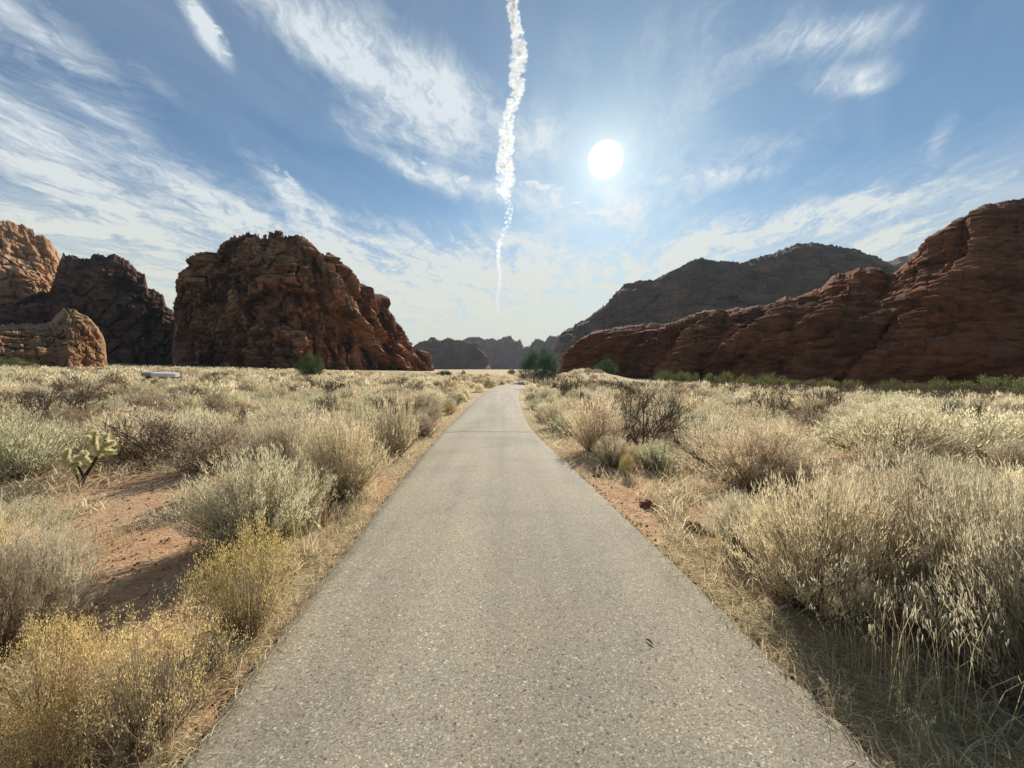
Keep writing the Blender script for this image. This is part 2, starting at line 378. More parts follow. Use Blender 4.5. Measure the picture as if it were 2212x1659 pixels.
# ------------------------------------------------------------------ ground and path
def spaced(lo, hi, s0, k):
    def arm(e):
        o = [0.]
        while o[-1] < e: o.append(o[-1] + s0 + k * o[-1])
        return np.array(o)
    return np.concatenate([-arm(-lo)[:0:-1], arm(hi)])
CLEAR = [(-5.1, 5.7, 1.4, .85), (-4.0, 4.55, .8, .9), (-3.2, 3.5, .65, .85), (-2.5, 2.7, .5, .5), (1.35, 4.9, .35, 1.4)]   # bare red sand
def bare(x, y):
    r = 0
    for cx, cy_, rx, ry in CLEAR: r = np.maximum(r, np.exp(-(((x - cx) / rx) ** 2 + ((y - cy_) / ry) ** 2) ** 2))
    return r
def build_ground():
    xs = spaced(-7000, 7000, .10, .030); ys = spaced(-30, 9000, .10, .026)
    X, Y = np.meshgrid(xs, ys, indexing='ij')
    Z = ground_z(X, Y)
    d = np.abs(X - path_x(Y))
    Z = np.where((Y < 400) & (Y > -8), Z - .07 * (1 - sstep(PW - .25, PW - .05, d)), Z)
    far = sstep(9, 22, np.hypot(X, Y)); sh = 1 - sstep(.25, 1.3, d - PW)
    strawf = .25 + .35 * far - .9 * bare(X, Y) + .05 * sh * (1 - far) + .12 * (X > 1.5) * (1 - sstep(1.6, 4.2, Y))
    T = np.stack([strawf, .25 + .75 * far, np.zeros_like(X)], -1).reshape(-1, 3)
    me = mk_mesh('ground', v3(X, Y, Z).reshape(-1, 3), [grid_faces(len(xs), len(ys))], M_SOIL, T, True)
    return tag(link('ground', me), kind='structure')
build_ground()
def build_path():
    ys = spaced(-6, 230, .05, .01); ts = np.concatenate([[-1.02], np.linspace(-1, 1, 25), [1.02]])
    Y, T = np.meshgrid(ys, ts, indexing='ij')
    edge = 1 + .028 * pnoise(v3(Y * 3., T * 2, 4.)) + .034 * pnoise(v3(Y * 11., T * 3, 7.)) + .02 * pnoise(v3(Y * .6, T, 2.))
    wide = PW * np.where(np.abs(T) > .9, edge, 1)
    X = path_x(Y) + T * wide
    Z = ground_z(X * 0 + path_x(Y), Y, False) + .022 + .012 * (1 - T * T)
    Z = np.where(np.abs(T) > 1.01, Z - .12, Z)
    me = mk_mesh('path', v3(X, Y, Z).reshape(-1, 3), [grid_faces(len(ys), len(ts))], M_ASPH, None, True)
    return tag(link('path', me), 'pale worn asphalt path running straight ahead then bending right', 'path', kind='structure')
build_path()
# ------------------------------------------------------------------ rock masses
def rock(name, sil, base_d, ridge_d, mat, label, cat, shift=0., base_y=None, back=.5, nu=300, nv=160, prof=None, disp=None, jag=(3, 1.5), crest=None, ends_px=24):
    """a solid rock mass: its crest stands at ridge_d under the traced skyline, its foot at base_d, its back slopes down behind"""
    sil = np.array(sil, float)
    px = np.linspace(sil[0, 0], sil[-1, 0], nu)
    top = np.interp(px, sil[:, 0], sil[:, 1])
    top = top + jag[0] * fbm(v3(px / 23., sil[0, 0], 1.), 3) + jag[1] * np.sign(pnoise(v3(px / 7., 5., sil[0, 0]))) * np.abs(pnoise(v3(px / 5., 8., 2.)))
    F = lambda f: np.interp(px, *np.array(f, float).T) if isinstance(f, (list, tuple)) else np.full(nu, float(f))
    bd, rd, sh = F(base_d), F(ridge_d), F(shift)
    a, b = ray(px, top); a2, _ = ray(px + sh, np.full(nu, HZ))
    R = v3(a * rd, rd, EYE + b * rd); B = v3(a2 * bd, bd, 0 * bd); B[:, 2] = ground_z(B[:, 0], B[:, 1], False) - 2.5
    R[:, 2] = np.maximum(R[:, 2], B[:, 2] + .3)
    v = np.linspace(0, 1, nv); pr = np.array(prof or [(0, 0), (.25, .12), (.7, .45), (.9, .75), (1, 1)], float)
    hz = np.interp(v, pr[:, 0], pr[:, 1]); w = v                       # hz: how far in, v: how high
    Pt = np.zeros((nu, nv, 3))
    Pt[..., :2] = B[:, None, :2] + (R - B)[:, None, :2] * hz[None, :, None]
    Pt[..., 2] = B[:, None, 2] + (R - B)[:, None, 2] * w[None]
    tu = np.gradient(Pt, axis=0); tv = np.gradient(Pt, axis=1)
    N = unit(np.cross(tu, tv)); 
    out = np.stack([-(a * rd), -rd], -1); out = out / np.linalg.norm(out, axis=1)[:, None]
    flip = np.sign((N[..., :2] * out[:, None]).sum(-1).mean()); N = N * (flip if flip else 1)
    N[..., 2] *= .35; N = unit(N); o3 = np.concatenate([out, 0 * out[:, :1]], 1); N = unit(.4 * N + .6 * o3[:, None])
    H = (R - B)[:, 2].max()
    D = disp(Pt, px[:, None] + 0 * v[None], (Pt[..., 2] - B[:, None, 2]) / H, v[None] + 0 * px[:, None])
    ends = (sstep(0, ends_px, px - px[0]) * sstep(0, ends_px, px[-1] - px))[:, None]
    fade = np.interp(v, [0, .82, 1], [1, .85, .10 if crest is None else crest])[None] * (.15 + .85 * ends)
    size = np.clip((R - B)[:, 2] / (.25 * H), .15, 1)[:, None]
    Pt = Pt + N * (D * fade * size)[..., None]
    nb = 14; vb = np.linspace(0, 1, nb + 1)[1:]
    thick = back * H
    Bk = np.zeros((nu, nb, 3))
    Bk[..., :2] = Pt[:, -1:, :2] - out[:, None] * (thick * vb ** .8)[None, :, None]
    Bk[..., 2] = Pt[:, -1:, 2] + (B[:, None, 2] - 3 - Pt[:, -1:, 2]) * (vb ** 1.6)[None]
    Bk += (.03 * H * fbm(Bk / (.2 * H), 3) * np.minimum(1, 4 * vb * (1 - vb)))[..., None]
    A = np.concatenate([Pt, Bk], 1)
    me = mk_mesh(name, A.reshape(-1, 3), [grid_faces(nu, nv + nb)], mat, None, True)
    try: me.set_sharp_from_angle(angle=math.radians(50))
    except Exception: pass
    return tag(link(name, me), label, cat, kind='structure')
def terrace(z, per, warp, sharp=.75):
    q = z / per + warp; f = q - np.floor(q)
    return np.where(f < sharp, f / sharp, (1 - f) / (1 - sharp))
def photo_y(P): return HZ - FPX * (P[..., 2] - EYE) / P[..., 1]
def leaves_of_rock(P, px, lines, wob, soft=4.):
    """slabs that overlap like roof tiles: each stands out along its left edge and falls back towards the next"""
    py = photo_y(P); X = [np.interp(py, *np.array(sorted((b, a) for a, b in l), float).T) + wob for l in lines]
    D = 0 * py
    for i, x0 in enumerate(X):
        x1 = X[i + 1] if i + 1 < len(X) else x0 + 90
        w = np.maximum(x1 - x0, 20); t = (px - x0) / w
        D = np.where((t > -soft / w) & (t < 1), np.clip((px - x0) / soft + 1, 0, 1) * (1 - np.clip(t, 0, 1)), D)
    return D
FINS = [[(640, 530), (670, 562), (684, 657), (739, 725), (804, 802)], [(705, 560), (735, 640), (775, 715), (822, 802)], [(757, 600), (757, 684), (800, 735), (846, 802)], [(797, 640), (803, 712), (850, 770), (868, 806)], [(830, 684), (846, 740), (880, 790), (890, 808)], [(858, 706), (880, 750), (905, 800)], [(905, 762), (912, 808)]]
RIBS = [[(1235, 750), (1222, 800)], [(1500, 690), (1450, 713), (1390, 760), (1331, 800)], [(1575, 672), (1520, 700), (1480, 740), (1440, 800)], [(1740, 645), (1690, 690), (1628, 722), (1550, 779), (1535, 800)], [(1850, 620), (1800, 690), (1720, 730), (1640, 770), (1600, 810)], [(2067, 501), (2025, 532), (1972, 597), (1900, 690), (1800, 745), (1720, 800)], [(2110, 560), (2010, 680), (1900, 770), (1860, 820)]]
def d_butte(P, px, h, v):
    s = (px - 600) - (1 - h) * 330 * .62                    # fins lean down to the right
    g = sstep(600, 720, px)
    w = 18 * fbm(P / 30., 2)
    fin = g * (14. * leaves_of_rock(P, px, FINS, 5 * fbm(P / 14., 3)) + 2.0 * (np.abs(((s * 1.0 + w) / 31.) % 1 - .4) * 2 - .5))
    k1, ek, _q = cells(v3(P[..., 0] / 10., P[..., 1] / 10., P[..., 2] / 26.) + .35 * fbm(P / 8., 2)[..., None])
    fin = fin - (5.0 - 3.2 * g) * sstep(.16, .0, ek)
    c1, e1, i1 = cells(v3(P[..., 0] / 16., P[..., 1] / 15., P[..., 2] / 19. + .3 * pnoise(P / 30.)))
    c2, e2, i2 = cells(v3(P[..., 0] / 6., P[..., 1] / 6., P[..., 2] / 3.6))
    blk = (1 - .55 * g) * (11 * (i1 - .5) + 3.0 * np.minimum(e1 * 2.5, 1) ) + (1 - .85 * g) * (2.0 * (i2 - .5) + 1.2 * np.minimum(e2 * 3, 1))
    gull = -9 * (1 - .5 * g) * sstep(.35, .9, ridged(v3(P[..., 0] / 38., P[..., 1] / 38., P[..., 2] / 150.), 3) * .6)
    ter = 1.6 * terrace(P[..., 2], 7., .9 * fbm(P / 25., 3)) + .8 * terrace(P[..., 2], 2.6, .8 * fbm(P / 12., 2))
    hood = 6 * np.exp(-((px - 548) / 20.) ** 2) * sstep(.34, .22, h) + 5 * np.exp(-((px - 585) / 13.) ** 2) * sstep(.30, .18, h)
    apr = 9 * np.exp(-((px - 600) / 55.) ** 2) * sstep(.40, .25, h) * sstep(.0, .25, h) * 0
    return 1.25 * fin + 1.3 * blk + gull + ter * (.75 - .5 * g) + hood + apr + 4 * fbm(P / 22., 5) + (3.0 - 1.7 * g) * fbm(P / 5., 4) + (1.6 - 1.2 * g) * ridged(P / 7., 4)
def d_knobby(P, px, h, v):
    c1, e1, i1 = cells(P / np.array([14., 14., 10.])); c2, e2, i2 = cells(P / np.array([5.5, 5.5, 3.6]) + .5 * fbm(P / 9., 2)[..., None])
    return 6 * fbm(P / 26., 4) + 4 * (.6 - c1) + 2.4 * (.55 - c2) + 1.4 * (i2 - .5) + 1.0 * terrace(P[..., 2], 4., fbm(P / 15., 2)) + 1.4 * fbm(P / 4., 3) - 3 * sstep(.14, 0, cells(v3(P[..., 0] / 9., P[..., 1] / 9., P[..., 2] / 16.) + .35 * fbm(P / 8., 2)[..., None])[1]) - 4.5 * sstep(.5, .9, ridged(v3(P[..., 0] / 30., P[..., 1] / 30., P[..., 2] / 90.), 2) * .7)
def d_slick(P, px, h, v):
    zz = P[..., 2] - .26 * (P[..., 0] - 60)
    wr = fbm(v3(P[..., 0] / 34., P[..., 1] / 34., zz / 20.), 3)
    t1 = terrace(zz, 6.5, 1.3 * wr, .82); t2 = terrace(zz, 2.4, 1.6 * wr + .4 * fbm(P / 8., 2), .8); t3 = terrace(zz, 1.05, 1.8 * wr + .4 * fbm(P / 4., 2), .75)
    swell = 6.5 * fbm(v3(P[..., 0] / 26., P[..., 1] / 26., zz / 16.), 4)
    lft = sstep(1750, 1500, px)
    fins = (5. + 2 * lft) * leaves_of_rock(P, px, RIBS, 14 * fbm(P / 16., 3), 9.)
    k1, ek, _q = cells(v3(P[..., 0] / 11., P[..., 1] / 11., zz / 4.5) + .4 * fbm(P / 9., 2)[..., None]); fins = fins - .7 * sstep(.14, 0, ek)
    cave = -7 * np.exp(-((px - 1535) / 26.) ** 2) * sstep(.30, .12, h)
    return swell + fins + cave + 2.2 * (t1 - .5) * (.5 + lft * .5) + 1.2 * (t2 - .5) + .6 * (t3 - .5) + 1.5 * fbm(P / 3.5, 4) + .6 * ridged(v3(P[..., 0] / 9., P[..., 1] / 9., zz / 5.), 4)
def d_ridge(P, px, h, v):
    c1, e1, i1 = cells(P / 70.); c2, e2, i2 = cells(P / 24.)
    return 34 * fbm(P / 190., 5) + 16 * (i1 - .5) + 10 * np.minimum(e1 * 2, 1) + 7 * (i2 - .5) + 8 * (terrace(P[..., 2], 42., 1.2 * fbm(P / 160., 3)) - .5) + 14 * fbm(P / 34., 5) + 9 * ridged(P / 45., 4)
def d_mesa(P, px, h, v):
    return 60 * fbm(v3(P[..., 0] / 160., P[..., 1] / 160., P[..., 2] / 420.), 5) + 26 * ridged(v3(P[..., 0] / 60., P[..., 1] / 60., P[..., 2] / 260.), 3) * sstep(.1, .4, h)
BUTTE = [(383, 700), (385, 672), (387, 657), (397, 622), (408, 590), (427, 554), (452, 549), (474, 547), (486, 527), (494.5, 512.7), (515, 509), (536.8, 503), (552, 507), (565.5, 515), (572, 511), (590, 508), (602, 501.5), (616, 511), (632, 509), (648.7, 511), (668, 521), (681, 532), (686, 548), (705, 551), (719.6, 557.7), (736, 575.4), (748, 586), (756, 597), (757.8, 615), (777, 619), (793, 635.5), (803, 632), (815, 641), (816.5, 661.4), (831.4, 682), (845, 693), (858.7, 706.4), (866, 722), (875, 739), (886, 755.5), (907.8, 762.3), (918.7, 774.6), (939, 808), (944, 812)]
rock('rock_butte', BUTTE, [(383, 200), (560, 172), (620, 174), (700, 209), (760, 245), (820, 297), (860, 345), (900, 405), (944, 470)], [(383, 262), (560, 224), (640, 214), (700, 234), (760, 270), (820, 318), (860, 360), (900, 412), (944, 473)], M_BUTTE, 'tall dark red sandstone butte with leaning fins, left of the path', 'butte', shift=[(383, -10), (560, 10), (700, 40), (820, 34), (944, 0)], nu=640, nv=340, disp=d_butte, jag=(7, 20))
MID = [(-220, 700), (-60, 676), (0, 657), (40, 651), (84, 628), (104, 634), (122, 590), (135, 548), (161, 552), (193.5, 560), (201, 549), (223, 548), (230.6, 555), (238, 549), (260, 552), (281.5, 568), (297.6, 585), (312.5, 592.6), (320, 622.4), (342, 630), (354.7, 637), (357, 657), (367, 667), (384.4, 677), (420, 690), (450, 760)]
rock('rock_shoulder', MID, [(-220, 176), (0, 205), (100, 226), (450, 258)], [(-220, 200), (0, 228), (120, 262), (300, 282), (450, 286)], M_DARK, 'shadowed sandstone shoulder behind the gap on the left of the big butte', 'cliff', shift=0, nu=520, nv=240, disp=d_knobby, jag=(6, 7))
WALL = [(-330, 440), (-150, 470), (-60, 466), (0, 477), (12.4, 475), (37, 483), (49.6, 485), (72, 496), (74.4, 511), (92, 507), (106.6, 518), (124, 543), (135, 563), (138, 590), (146, 640), (152, 720)]
rock('cliff_wall', WALL, [(-330, 172), (0, 251), (152, 284)], [(-330, 204), (0, 266), (152, 306)], M_TAN, 'sunlit tan cliff wall at the far left edge', 'cliff', shift=[(-330, 60), (0, 95), (152, 40)], nu=400, nv=240, disp=d_knobby, jag=(6, 5), prof=[(0, 0), (.3, .2), (.7, .6), (1, 1)])
LOWR = [(-220, 730), (-60, 706), (0, 703), (40, 700), (74, 700), (106.6, 697), (118, 684), (141, 667), (161, 669), (178, 677), (193, 687), (208, 703), (220.7, 719), (229, 741), (228.9, 760), (231, 792)]
rock('boulder_outcrop', LOWR, [(-220, 60), (120, 76), (231, 88)], [(-220, 72), (140, 93), (231, 95)], M_TAN, 'low knobbly tan outcrop of rounded boulders in front of the left cliffs', 'rock outcrop', shift=[(-220, 30), (120, 34), (231, 4)], nu=300, nv=170, disp=lambda P, px, h, v: .40 * d_knobby(P * 2.3, px, h, v) + .8 * terrace(P[..., 2], 2.2, fbm(P / 6., 2)), jag=(5, 8), prof=[(0, 0), (.5, .22), (.8, .5), (.95, .8), (1, 1)])
RIDGE = [(1195, 752), (1206, 730), (1220.6, 713.3), (1271, 686.6), (1313, 653.8), (1330.6, 633), (1350, 613.6), (1372, 607.7), (1411, 604.7), (1437.8, 592.8), (1467.6, 576.4), (1494, 563), (1515, 558.6), (1539, 563), (1568.8, 564.5), (1607.4, 566), (1640, 557), (1678.8, 543.7), (1717.6, 530), (1750, 526), (1786, 528), (1807.5, 532.3), (1852.5, 539.4), (1870.7, 549), (1890.4, 552), (1907, 563), (1935, 575), (2000, 600), (2200, 640)]
rock('mountain_ridge', RIDGE, [(1195, 880), (2200, 470)], [(1195, 1050), (1500, 930), (1750, 860), (2200, 760)], M_RIDGE, 'hazy grey-brown mountain ridge behind the red slope on the right', 'ridge', shift=0, nu=560, nv=260, disp=d_ridge, jag=(5, 7), prof=[(0, 0), (.3, .2), (.7, .6), (.9, .85), (1, 1)])
rock('far_ridge', [(1880, 572), (1907, 566), (1927, 562), (1960, 551), (1988.8, 539.4), (2030, 530), (2120, 540), (2250, 560)], 1300, 1600, M_RIDGE, 'pale far ridge in the notch between ridge and red slope', 'ridge', nu=120, nv=60, disp=d_ridge, jag=(3, 2))
SLICK = [(1196, 800), (1205, 796), (1211.6, 789), (1217.5, 764), (1232, 752), (1250, 743), (1264, 728), (1280, 716), (1305, 713), (1336.6, 707.4), (1360, 702), (1384, 703), (1410, 699), (1434.8, 701.4), (1460, 694), (1479.4, 686.6), (1500, 679), (1524, 671.6), (1545, 669), (1568.8, 671.6), (1590, 667), (1613.4, 667), (1635, 661), (1658, 659.8), (1680, 649), (1693.7, 642), (1715, 641), (1732.4, 639), (1755.4, 628), (1775, 622), (1792, 606), (1803, 594), (1822, 590), (1842.6, 585.7), (1865, 580), (1884.7, 577), (1904, 579), (1911, 598), (1920, 599), (1927, 594), (1955, 569), (1983, 546), (2000, 537), (2002, 514), (2020, 504), (2048, 491.6), (2059, 477.5), (2092.8, 467.7), (2096, 455), (2137.8, 441), (2212, 427), (2330, 395), (2520, 360), (2700, 380)]
rock('rock_slope', SLICK, [(1196, 168), (1500, 118), (1900, 84), (2212, 74), (2700, 66)], [(1196, 178), (1500, 158), (1900, 142), (2212, 128), (2700, 116)], M_RED, 'long dark red slickrock slope rising to the right edge', 'cliff', shift=[(1196, 0), (1400, -20), (2700, -30)], nu=760, nv=330, disp=d_slick, jag=(4, 5), prof=[(0, 0), (.15, .04), (.5, .35), (.85, .75), (1, 1)])
MESA_A = [(868, 800), (878, 765), (886.4, 753), (906, 740), (938, 731.4), (950, 734.4), (963.8, 730.4), (991.6, 735.4), (1017, 742), (1030, 741), (1040, 752), (1047, 764), (1055, 785), (1062, 797)]
rock('mesa', MESA_A, 1250, [(868, 1400), (1062, 1290)], M_MESA, 'hazy dark mesa beyond the butte with a stepped right end', 'mesa', nu=220, nv=110, disp=d_mesa, jag=(3, 5), ends_px=8, crest=.1, prof=[(0, 0), (.3, .35), (.5, .6), (.95, .8), (1, 1)])
MESA_B = [(970, 745), (991.6, 738), (1017.4, 726.4), (1035, 727.4), (1047, 733.4), (1061, 731.8), (1073, 735.4), (1078.8, 731.4), (1097.7, 725.4), (1108.6, 730.4), (1113, 737), (1118.6, 736.4), (1123.5, 733), (1127, 741), (1132.4, 750.2), (1144.3, 747.3), (1151, 738), (1158, 732.4), (1166, 733), (1178, 738.3), (1182, 730.4), (1190, 726.4), (1205, 725), (1219.7, 724.5), (1260, 722), (1320, 740)]
rock('far_mesa', MESA_B, 2100, 2300, M_MESA, 'pale blue far mesa wall with pinnacles across the valley', 'mesa', nu=320, nv=110, disp=d_mesa, jag=(3, 6), ends_px=8, crest=.1, prof=[(0, 0), (.3, .4), (.5, .65), (.95, .85), (1, 1)])
# ------------------------------------------------------------------ air
hm = bpy.data.materials.new('haze'); hm.use_nodes = True; ht = NT(hm.node_tree); ho = ht.n('ShaderNodeOutputMaterial')
pv = ht.n('ShaderNodeVolumePrincipled'); pv.inputs['Color'].default_value = (.80, .87, 1, 1); pv.inputs['Density'].default_value = .00006; pv.inputs['Anisotropy'].default_value = .0
ht.l(pv.outputs[0], ho.inputs['Volume'])
def box_mesh(name, lo, hi, mat):
    V = np.array([(x, y, z) for x in (lo[0], hi[0]) for y in (lo[1], hi[1]) for z in (lo[2], hi[2])], float)
    return mk_mesh(name, V, [np.array([(0, 1, 3, 2), (4, 6, 7, 5), (0, 4, 5, 1), (2, 3, 7, 6), (0, 2, 6, 4), (1, 5, 7, 3)])], mat)
tag(link('haze', box_mesh('haze', (-8000, -300, -400), (8000, 9500, 700), hm)), 'thin bluish desert haze over the valley', 'haze', kind='stuff')
# ------------------------------------------------------------------ plant materials
def leaf_material(name, trans=.5, gain=1., fixed=None):
    m, t = material(name)
    a = t.n('ShaderNodeAttribute', attribute_name='tint').outputs['Color']
    oc = t.n('ShaderNodeObjectInfo').outputs['Color'] if fixed is None else None
    col = t.mix(1., a, oc if fixed is None else fixed, 'MULTIPLY')
    d = t.n('ShaderNodeBsdfDiffuse'); tr = t.n('ShaderNodeBsdfTranslucent'); mx = t.n('ShaderNodeMixShader')
    t.put(d.inputs[0], col); t.put(tr.inputs[0], col); mx.inputs[0].default_value = trans
    t.l(d.outputs[0], mx.inputs[1]); t.l(tr.outputs[0], mx.inputs[2]); t.l(mx.outputs[0], t.out.inputs[0])
    return m
M_LEAF = leaf_material('dry_leaf', .55)
M_TWIG = leaf_material('twig_bark', .0)
M_GREEN = leaf_material('green_leaf', .45)
M_FLOWER = leaf_material('flower', .5)
M_STRAW = leaf_material('straw', .5)
TINT = {'ash grey': (.63, .55, .39), 'tan': (.70, .59, .39), 'brownish grey': (.38, .30, .205), 'pale cream': (.80, .71, .49), 'grey green': (.60, .57, .37)}
BARK = (.20, .14, .095)
# ------------------------------------------------------------------ plant shapes, one unit tall and one unit in radius
def dome_stems(rng, ns, up=.55, rmin=.05, flat=.85):
    phi = rng.uniform(0, 2 * PI, ns); t = np.sqrt(rng.uniform(0, 1, ns)); 
    lob = 1 + .16 * np.sin(phi * 3 + rng.uniform(0, 6)) + .10 * np.sin(phi * 5 + rng.uniform(0, 6))
    rr = t * lob * rng.uniform(.82, 1.06, ns)
    tip = v3(rr * np.cos(phi), rr * np.sin(phi), np.sqrt(np.maximum(.04, 1 - flat * t * t)) * rng.uniform(.72, 1.06, ns))
    b = rng.uniform(0, 1, ns) ** .5 * .16 + rmin; p2 = phi + rng.normal(0, .5, ns)
    base = v3(b * np.cos(p2), b * np.sin(p2), np.full(ns, -.04))
    ctl = v3(tip[:, 0] * up, tip[:, 1] * up, tip[:, 2] * .38)
    return base, ctl, tip
def bez(base, ctl, tip, s):
    s = s[..., None]; B = lambda q: q[:, None]
    P = (1 - s) ** 2 * B(base) + 2 * s * (1 - s) * B(ctl) + s * s * B(tip)
    T = unit(2 * (1 - s) * B(ctl - base) + 2 * s * B(tip - ctl)); return P, T
def plume_mesh(seed, ns, nl, ll, lw, smin=.3, spread=.5, gather=.03, name='plume'):
    rng = np.random.RandomState(seed); base, ctl, tip = dome_stems(rng, ns)
    s = smin + (1.02 - smin) * rng.uniform(0, 1, (ns, nl)) ** .75
    P, T = bez(base, ctl, tip, s)
    P = P + rng.normal(0, gather, P.shape)
    D = unit(T * .8 + np.array([0, 0, .5]) + rng.normal(0, spread, P.shape))
    L = ll * rng.uniform(.5, 1.3, P.shape[:2]) * (1.15 - .4 * s)
    P = P.reshape(-1, 3); Q = P + (D * L[..., None]).reshape(-1, 3)
    ok = (P[:, 2] > .02); P, Q = P[ok], Q[ok]
    V, F, k = blades(P, Q, lw * rng.uniform(.6, 1.3, len(P)), rng)
    stem_t = np.repeat(rng.uniform(.82, 1.12, ns), nl)[ok]
    T_ = stem_t * rng.uniform(.78, 1.18, len(P))
    return mk_mesh(name, V, F, M_LEAF, np.repeat(T_, k))
def stems_mesh(seed, ns, r=.006, smax=.92, name='stems', mat=None):
    rng = np.random.RandomState(seed); base, ctl, tip = dome_stems(rng, ns)
    S = np.linspace(0, smax, 5)[None].repeat(ns, 0); P, T = bez(base, ctl, tip, S)
    segs = [(P[i, j], P[i, j + 1], r * (1 - .2 * j), r * (.8 - .2 * j)) for i in range(ns) for j in range(4)]
    V, F = tubes(segs, 3)
    return mk_mesh(name, V, F, mat or M_TWIG, np.repeat(rng.uniform(.7, 1.25, len(segs)), 6))
def twig_mesh(seed, n0, depth, name='twigs', spread=.55, r0=.015, bias=.10, kids=3):
    """leafless branching wood"""
    rng = np.random.RandomState(seed); segs = []
    def grow(p, d, L, r, k):
        m = p
        for q in range(2):
            d = unit(d + rng.normal(0, .16, 3) + np.array([0, 0, bias])); e = m + d * L * .5; segs.append((m, e, r * (1 - .2 * q), r * (.8 - .2 * q))); m = e
        if k == 0: return
        for _ in range(kids if rng.rand() < .8 else kids - 1):
            grow(m, unit(d + rng.normal(0, spread, 3)), L * rng.uniform(.62, .86), r * .62, k - 1)
        if k > 1: grow(p + (m - p) * .5, unit(d + rng.normal(0, spread * 1.3, 3)), L * .6, r * .5, k - 2)
    for i in range(n0):
        a = 2 * PI * i / n0 + rng.normal(0, .3); o = rng.uniform(.25, .95)
        grow(np.array([.07 * math.cos(a), .07 * math.sin(a), -.03]), unit(np.array([math.cos(a) * o, math.sin(a) * o, .8])), .36, r0, depth)
    segs = [(np.asarray(a), np.asarray(b), c, d) for a, b, c, d in segs]
    A = np.array([s[1] for s in segs]); zs = 1 / np.percentile(A[:, 2], 98); xs = 1 / np.percentile(np.hypot(A[:, 0], A[:, 1]), 96)
    S = np.array([xs, xs, zs]); V, F = tubes(segs, 3); V = V * S
    return mk_mesh(name, V, F, M_TWIG, np.repeat(rng.uniform(.75, 1.3, len(segs)), 6))
def crown_mesh(seed, nclump, nleaf, leaf, shape, mat, name='crown', size=.16):
    """small leaves in uneven clumps; shape(dir, rng) gives the crown's reach in a direction"""
    rng = np.random.RandomState(seed)
    d = unit(rng.normal(size=(nclump, 3))); d[:, 2] = np.where(d[:, 2] < 0, d[:, 2] * .9, d[:, 2])
    d = unit(d); rad = rng.uniform(.45, 1, nclump) ** .5
    C = d * rad[:, None] * shape(d)[:, None]; C[:, 2] = C[:, 2] * .47 + .47
    up = np.array([0, 0, .35])
    N = rng.normal(0, 1, (nclump, nleaf, 3)); N = N * (size * rng.uniform(.6, 1.25, nclump))[:, None, None] * np.array([1, 1, .8]) * .55
    P = (C[:, None] + N).reshape(-1, 3)
    D = unit((N + up * size).reshape(-1, 3) + rng.normal(0, size * .8, P.shape))
    ok = P[:, 2] > .02; P, D = P[ok], D[ok]
    V, F, k = blades(P, P + D * (leaf * rng.uniform(.6, 1.4, len(P)))[:, None], leaf * .5, rng)
    T_ = np.repeat(rng.uniform(.7, 1.3, nclump), nleaf)[ok] * rng.uniform(.75, 1.25, len(P))
    return mk_mesh(name, V, F, mat, np.repeat(T_, k))
def trunk_mesh(seed, n, r, h0, reach, name='trunk'):
    rng = np.random.RandomState(seed); segs = []
    for i in range(n):
        a = 2 * PI * i / n + rng.normal(0, .4); p = np.array([.04 * math.cos(a), .04 * math.sin(a), -.05]); q = np.array([math.cos(a) * reach * .25, math.sin(a) * reach * .25, h0])
        for j in range(5):
            f0, f1 = j / 5, (j + 1) / 5
            f = lambda t: p * (1 - t) + q * t + np.array([math.cos(a), math.sin(a), .9]) * reach * t * t * .55
            segs.append((f(f0), f(f1), r * (1 - .8 * f0), r * (1 - .8 * f1)))
    V, F = tubes(segs, 6); return mk_mesh(name, V, F, M_TWIG, np.repeat(rng.uniform(.8, 1.2, len(segs)), 12))
SAGE_A = [(plume_mesh(100 + i, 300, 95, .075, .0085, .25, .42, .022), stems_mesh(100 + i, 300, .006)) for i in range(4)]
SAGE_B = [(plume_mesh(200 + i, 150, 34, .115, .017, .22, .42, .03), stems_mesh(200 + i, 110, .008)) for i in range(5)]
SAGE_C = [plume_mesh(300 + i, 120, 26, .16, .026, .12, .42, .04) for i in range(6)]
TWIG_A = [twig_mesh(400, 13, 4, spread=.5)]
TWIG_B = [twig_mesh(410 + i, 8, 3, kids=4, r0=.019) for i in range(3)]
# ------------------------------------------------------------------ placing plants
THINGS = []         # every plant: root, kind, tint, x, y, width, height
def base_obj(name, x, y, w, h, rot, sink=.02):
    o = link(name, None, loc=(x, y, float(ground_z(x, y)) - sink)); o.scale = (w / 2, w / 2, h); o.rotation_euler = (0, 0, rot); return o
def note(o, kind, tint, x, y, w, h, label=None, group=None): THINGS.append(dict(o=o, kind=kind, tint=tint, x=x, y=y, w=w, h=h, label=label, group=group)); return o
RNG = np.random.RandomState(5)
def jit(c, s=.12):
    k = 1 + RNG.uniform(-s, s); return tuple(float(v * k * (1 + RNG.uniform(-.025, .025))) for v in c) + (1.,)
def put_sage(x, y, w, h, tint=None, label=None, lod=None):
    d = math.hypot(x, y); tint = tint or list(TINT)[RNG.choice(5, p=[.30, .28, .22, .10, .10])]
    lod = lod or ('A' if d < 7.5 else 'B' if d < 20 else 'C'); rot = RNG.uniform(0, 6.28)
    if lod == 'C':
        o = link('sagebrush', SAGE_C[RNG.randint(6)], loc=(x, y, float(ground_z(x, y)) - .03)); o.scale = (w / 2, w / 2, h); o.rotation_euler = (0, 0, rot); o.color = jit(TINT[tint])
    else:
        f, s = (SAGE_A if lod == 'A' else SAGE_B)[RNG.randint(4)]
        o = base_obj('sagebrush', x, y, w, h, rot)
        a = link('foliage', f, o); a.color = jit(TINT[tint]); b = link('stems', s, o); b.color = BARK + (1,)
    return note(o, 'sagebrush', tint, x, y, w, h, label)
